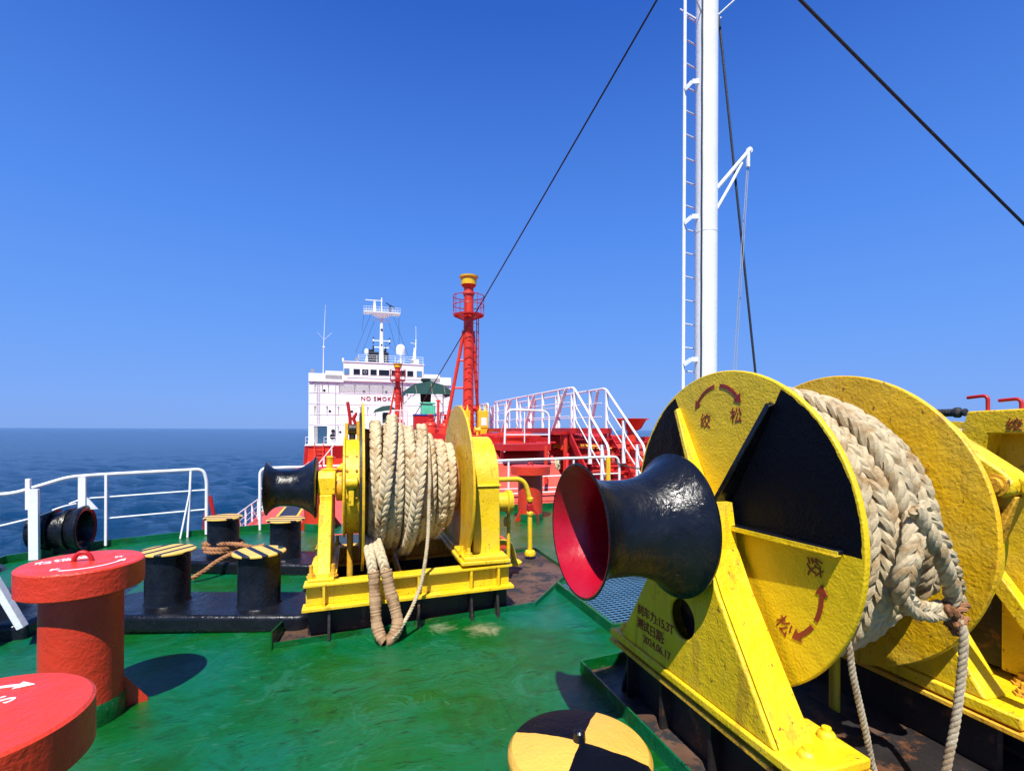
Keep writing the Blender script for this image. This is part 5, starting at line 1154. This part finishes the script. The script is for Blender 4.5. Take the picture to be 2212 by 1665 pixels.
mb = MB(); mb.box((-5.5, Q - .10, -.45), (-5.42, Q - .02, 2.15)); mb.box((-3.65, Q - .10, -.45), (-3.57, Q - .02, 2.15)); mb.box((-5.42, Q - .10, 2.06), (-3.65, Q - .02, 2.15)); mb.build('door_frame', 'white_ship', dr)
mb = MB(); mb.box((-5.4, Q - .12, -.4), (-4.9, Q - .05, 1.95)); mb.build('door_leaf', 'steel', dr)
mb = MB(); mb.lathe([(0, .38), (.12, .38)], (-2.95, Q - .2, .6), (0, -1, 0), 20); mb.lathe([(0, .28), (.12, .28)], (-2.85, Q - .2, 1.35), (0, -1, 0), 16); mb.build('hose_reel', 'black_rough', S_)
for x0, x1 in ((-6.3, -5.2), (-3.95, -1.2)):
    mb = MB(); mb.tube([(x0, Q - 2.1, .55), (x1, Q - 2.1, .55), (x1, Q - 2.1, -.5)], .03, 6); mb.tube([(x0, Q - 2.1, .05), (x1, Q - 2.1, .05)], .02, 6); mb.tube([(x0, Q - 2.1, .55), (x0, Q - 2.1, -.5)], .03, 6); mb.build('ledge_rail', 'white_ship', S_)
mb = MB()
for x in (-5.15, -4.05): mb.bar((x, Q - 2.3, -.2), (x + .0, Q - 3.2, -3.5), .09, .12)
mb.build('stair_stringer', 'red', S_)
for k in range(9):
    z = -.75 - k * .33; mb = MB(); mb.box((-5.1, Q - 2.45 - k * .1, z - .05), (-4.1, Q - 2.3 - k * .1, z)); mb.build('stair_tread', 'red_pale', S_)
mb = MB(); mb.prism([(-6.4, -.63), (-6.0, -.63), (-6.2, -2.9), (-6.6, -3.5)], lambda u, v, ww: (u, ww, v), Q - 2.1, Q - 2.04); mb.build('hull_bracket', 'red_dark', S_)
# roof: rail, domes, mast, funnel
mb = MB()
for z in (11.75, 12.1, 12.42): mb.tube([(.5, Q + .6, z), (9.8, Q + .6, z)], .022, 6)
for x in (.5, 1.8, 3.1, 4.4, 5.7, 7.0, 8.3, 9.8): mb.cyl((x, Q + .6, 11.2), (x, Q + .6, 12.42), .025, 6)
mb.build('roof_rail', 'white_ship', S_)
def dome(x, z0, z1, R, label, y=Q + 2):
    t = thing('radome', (x, y, 11.3), label, 'radome', 'white radomes on the wheelhouse roof')
    mb = MB(); h = z1 - z0; mb.lathe([(0, R * .5), (.04 * h, R * .92), (.15 * h, R), (.55 * h, R)] + [((.55 + .45 * sin(a)) * h, R * cos(a)) for a in [pi / 2 * i / 8 for i in range(1, 9)]], (x, y, z0), n=32); mb.build('shell', 'white_ship', t)
    mb = MB()
    mb.cyl((x, y, 11.3), (x, y, z0 + .02), R * .18, 10)
    for a in (0, 120, 240): mb.cyl((x, y, z0 - .2), (x + R * 1.0 * cos(radians(a + 30)), y + R * sin(radians(a + 30)), 11.3), .035, 6)
    mb.build('pedestal', 'white_ship', t)
dome(6.63, 12.9, 14.45, .68, 'large white satellite dome on a tripod on the wheelhouse roof'); dome(1.67, 12.8, 13.55, .29, 'small white satellite dome left of the radar mast')
RM = thing('radar_mast', (3.87, 78, 11.3), 'white radar mast with a wide railed platform and antennas above the bridge', 'mast')
xm = 3.87
mb = MB(); mb.lathe([(0, .34), (2, .30), (6, .24), (8, .24)], (xm, 78, 11.3), n=20); mb.build('pole', 'white_ship', RM)
mb = MB(); mb.add([(1.25, 77, 19.05), (6.55, 77, 19.05), (6.55, 79, 19.05), (1.25, 79, 19.05), (1.25, 77, 19.2), (6.55, 77, 19.2), (6.55, 79, 19.2), (1.25, 79, 19.2)], [(0, 3, 2, 1), (4, 5, 6, 7), (0, 1, 5, 4), (1, 2, 6, 5), (2, 3, 7, 6), (3, 0, 4, 7)])
mb.add([(2.4, 77.1, 19.04), (5.4, 77.1, 19.04), (5.4, 78.9, 19.04), (2.4, 78.9, 19.04), (xm - .3, 77.9, 18.35), (xm + .3, 77.9, 18.35), (xm + .3, 78.1, 18.35), (xm - .3, 78.1, 18.35)], [(0, 1, 2, 3), (7, 6, 5, 4), (0, 4, 5, 1), (1, 5, 6, 2), (2, 6, 7, 3), (3, 7, 4, 0)]); mb.build('platform', 'white_ship', RM)
mb = MB()
for y in (77, 79):
    for z in (19.5, 19.85): mb.tube([(1.25, y, z), (6.55, y, z)], .022, 6)
for i in range(15):
    x = 1.25 + 5.3 * i / 14; mb.cyl((x, 77, 19.2), (x, 77, 19.85), .018, 5)
mb.build('platform_rail', 'white_ship', RM)
mb = MB(); mb.cyl((xm, 78, 19.2), (xm, 78, 21.5), .09, 10); mb.build('top_pole', 'white_ship', RM)
mb = MB(); mb.box((2.65, 77.8, 19.2), (3.0, 78.2, 20.5)); mb.lathe([(0, .18), (.35, .16), (.4, .1)], (2.85, 78, 20.5), n=14); mb.bar((1.5, 77.95, 21.0), (4.0, 78.05, 21.05), .12, .10); mb.build('radar_scanner', 'white_ship', RM)
mb = MB(); mb.box((4.95, 77.8, 19.2), (5.25, 78.2, 20.1)); mb.lathe([(0, .15), (.3, .15)], (5.1, 78, 20.0), n=14); mb.bar((4.45, 77.9, 20.75), (5.85, 78.1, 20.1), .10, .12); mb.build('radar_scanner', 'black_rough', RM)
for z, hw in ((18.1, 1.15), (15.0, 1.2), (14.0, 1.1)):
    mb = MB(); mb.bar((xm - hw, 78, z), (xm + hw, 78, z), .08, .12)
    if z > 14.5:
        for sx in (-1, 1): mb.lathe([(0, .08), (.4, .08)], (xm + sx * hw, 78, z - .15), n=8)
    mb.build('yard_arm', 'white_ship', RM)
for sx in (-1, 1):
    for dz in (-.35, .35): mb = MB(); mb.lathe([(0, .09), (.25, .09)], (xm + sx * 1.2, 78, 15.0 + dz - .12), n=8); mb.build('horn', 'black_rough', RM)
mb = MB(); mb.lathe([(0, .16), (.25, .16)], (xm, 77.8, 16.5), n=10); mb.lathe([(0, .14), (.25, .14)], (xm, 77.8, 14.2), n=10); mb.build('lantern', 'black_rough', RM)
for a, b in (((2.3, 79, 19.1), (.14, 79, 13.2)), ((2.84, 79, 18.1), (.96, 79, 12.9)), ((5.69, 79, 19.1), (8.08, 79, 12.7)), ((5.0, 79, 18.1), (6.1, 79, 13.9)), ((xm, 79, 15.5), (6.1, 79, 13.6)), ((6.5, 79, 19.0), (6.55, 79, 14.4)), ((1.3, 79, 19.0), (1.05, 79, 16.5))):
    mb = MB(); mb.tube([a, b], .022, 5); mb.build('rigging_wire', 'cable', RM)
for x0, x1 in ((2.1, 3.75), (4.05, 5.3)):
    mb = MB(); mb.box((x0, 84, 10.5), (x1, 86, 14.15)); mb.box((x0 + .1, 84.1, 14.15), (x0 + .7, 85, 14.6)); mb.cyl((x0 + .8, 84.5, 14.1), (x0 + .8, 84.5, 15.3), .13, 10)
    tag(mb.build('funnel', 'black_rough', bevel=.05), 'dark funnel casing behind the radar mast, the %s half' % ('left' if x0 < 3 else 'right'), 'funnel', 'dark funnel casings')
t = thing('signal_mast', (8.8, Q + 2, 11.3), 'short white signal mast on the right end of the wheelhouse roof', 'mast')
mb = MB(); mb.bar((8.5, Q + 2, 11.3), (8.75, Q + 2, 14.0), .35, .3, (0, 1, 0)); mb.cyl((8.85, Q + 2, 12.5), (8.9, Q + 2, 15.3), .09, 8); mb.cyl((8.9, Q + 2, 15), (8.88, Q + 2, 17.3), .03, 6); mb.box((8.2, Q + 1.8, 11.3), (9.3, Q + 2.2, 12.3)); mb.bar((8.1, Q + 2, 14.8), (8.9, Q + 2, 14.6), .08, .06); mb.build('mast_post', 'white_ship', t)
t = thing('whip_antenna', (-4.2, Q, 9.4), 'tall white whip antenna standing on the left bridge wing', 'antenna')
mb = MB(); mb.tube([(-4.2, Q, 9.4), (-4.18, Q, 13), (-3.95, Q, 19.1)], [.07, .05, .02], 8); mb.tube([(-4.12, Q, 14.2), (-5.0, Q, 15.2)], .018, 5); mb.tube([(-4.12, Q, 14.2), (-3.1, Q, 15.2)], .018, 5); mb.box((-4.3, Q - .1, 13.1), (-4.0, Q + .1, 13.25)); mb.build('antenna_rod', 'white_ship', t)
for x, z in ((-5.6, 9.45), (.3, 11.3), (8.1, 11.3)):
    t = thing('searchlight', (x, Q - .1, z), 'round grey searchlight on the %s' % ('left bridge wing' if x < -1 else 'left part of the wheelhouse roof' if x < 2 else 'right part of the wheelhouse roof'), 'searchlight', 'grey searchlights')
    mb = MB(); mb.lathe([(0, .26), (.28, .22), (.34, .1)], (x, Q - .25, z + .32), (0, 1, 0), 20); mb.build('lamp', 'steel', t)
    mb = MB(); mb.cyl((x, Q - .1, z), (x, Q - .1, z + .3), .05, 8); mb.build('stand', 'steel', t)
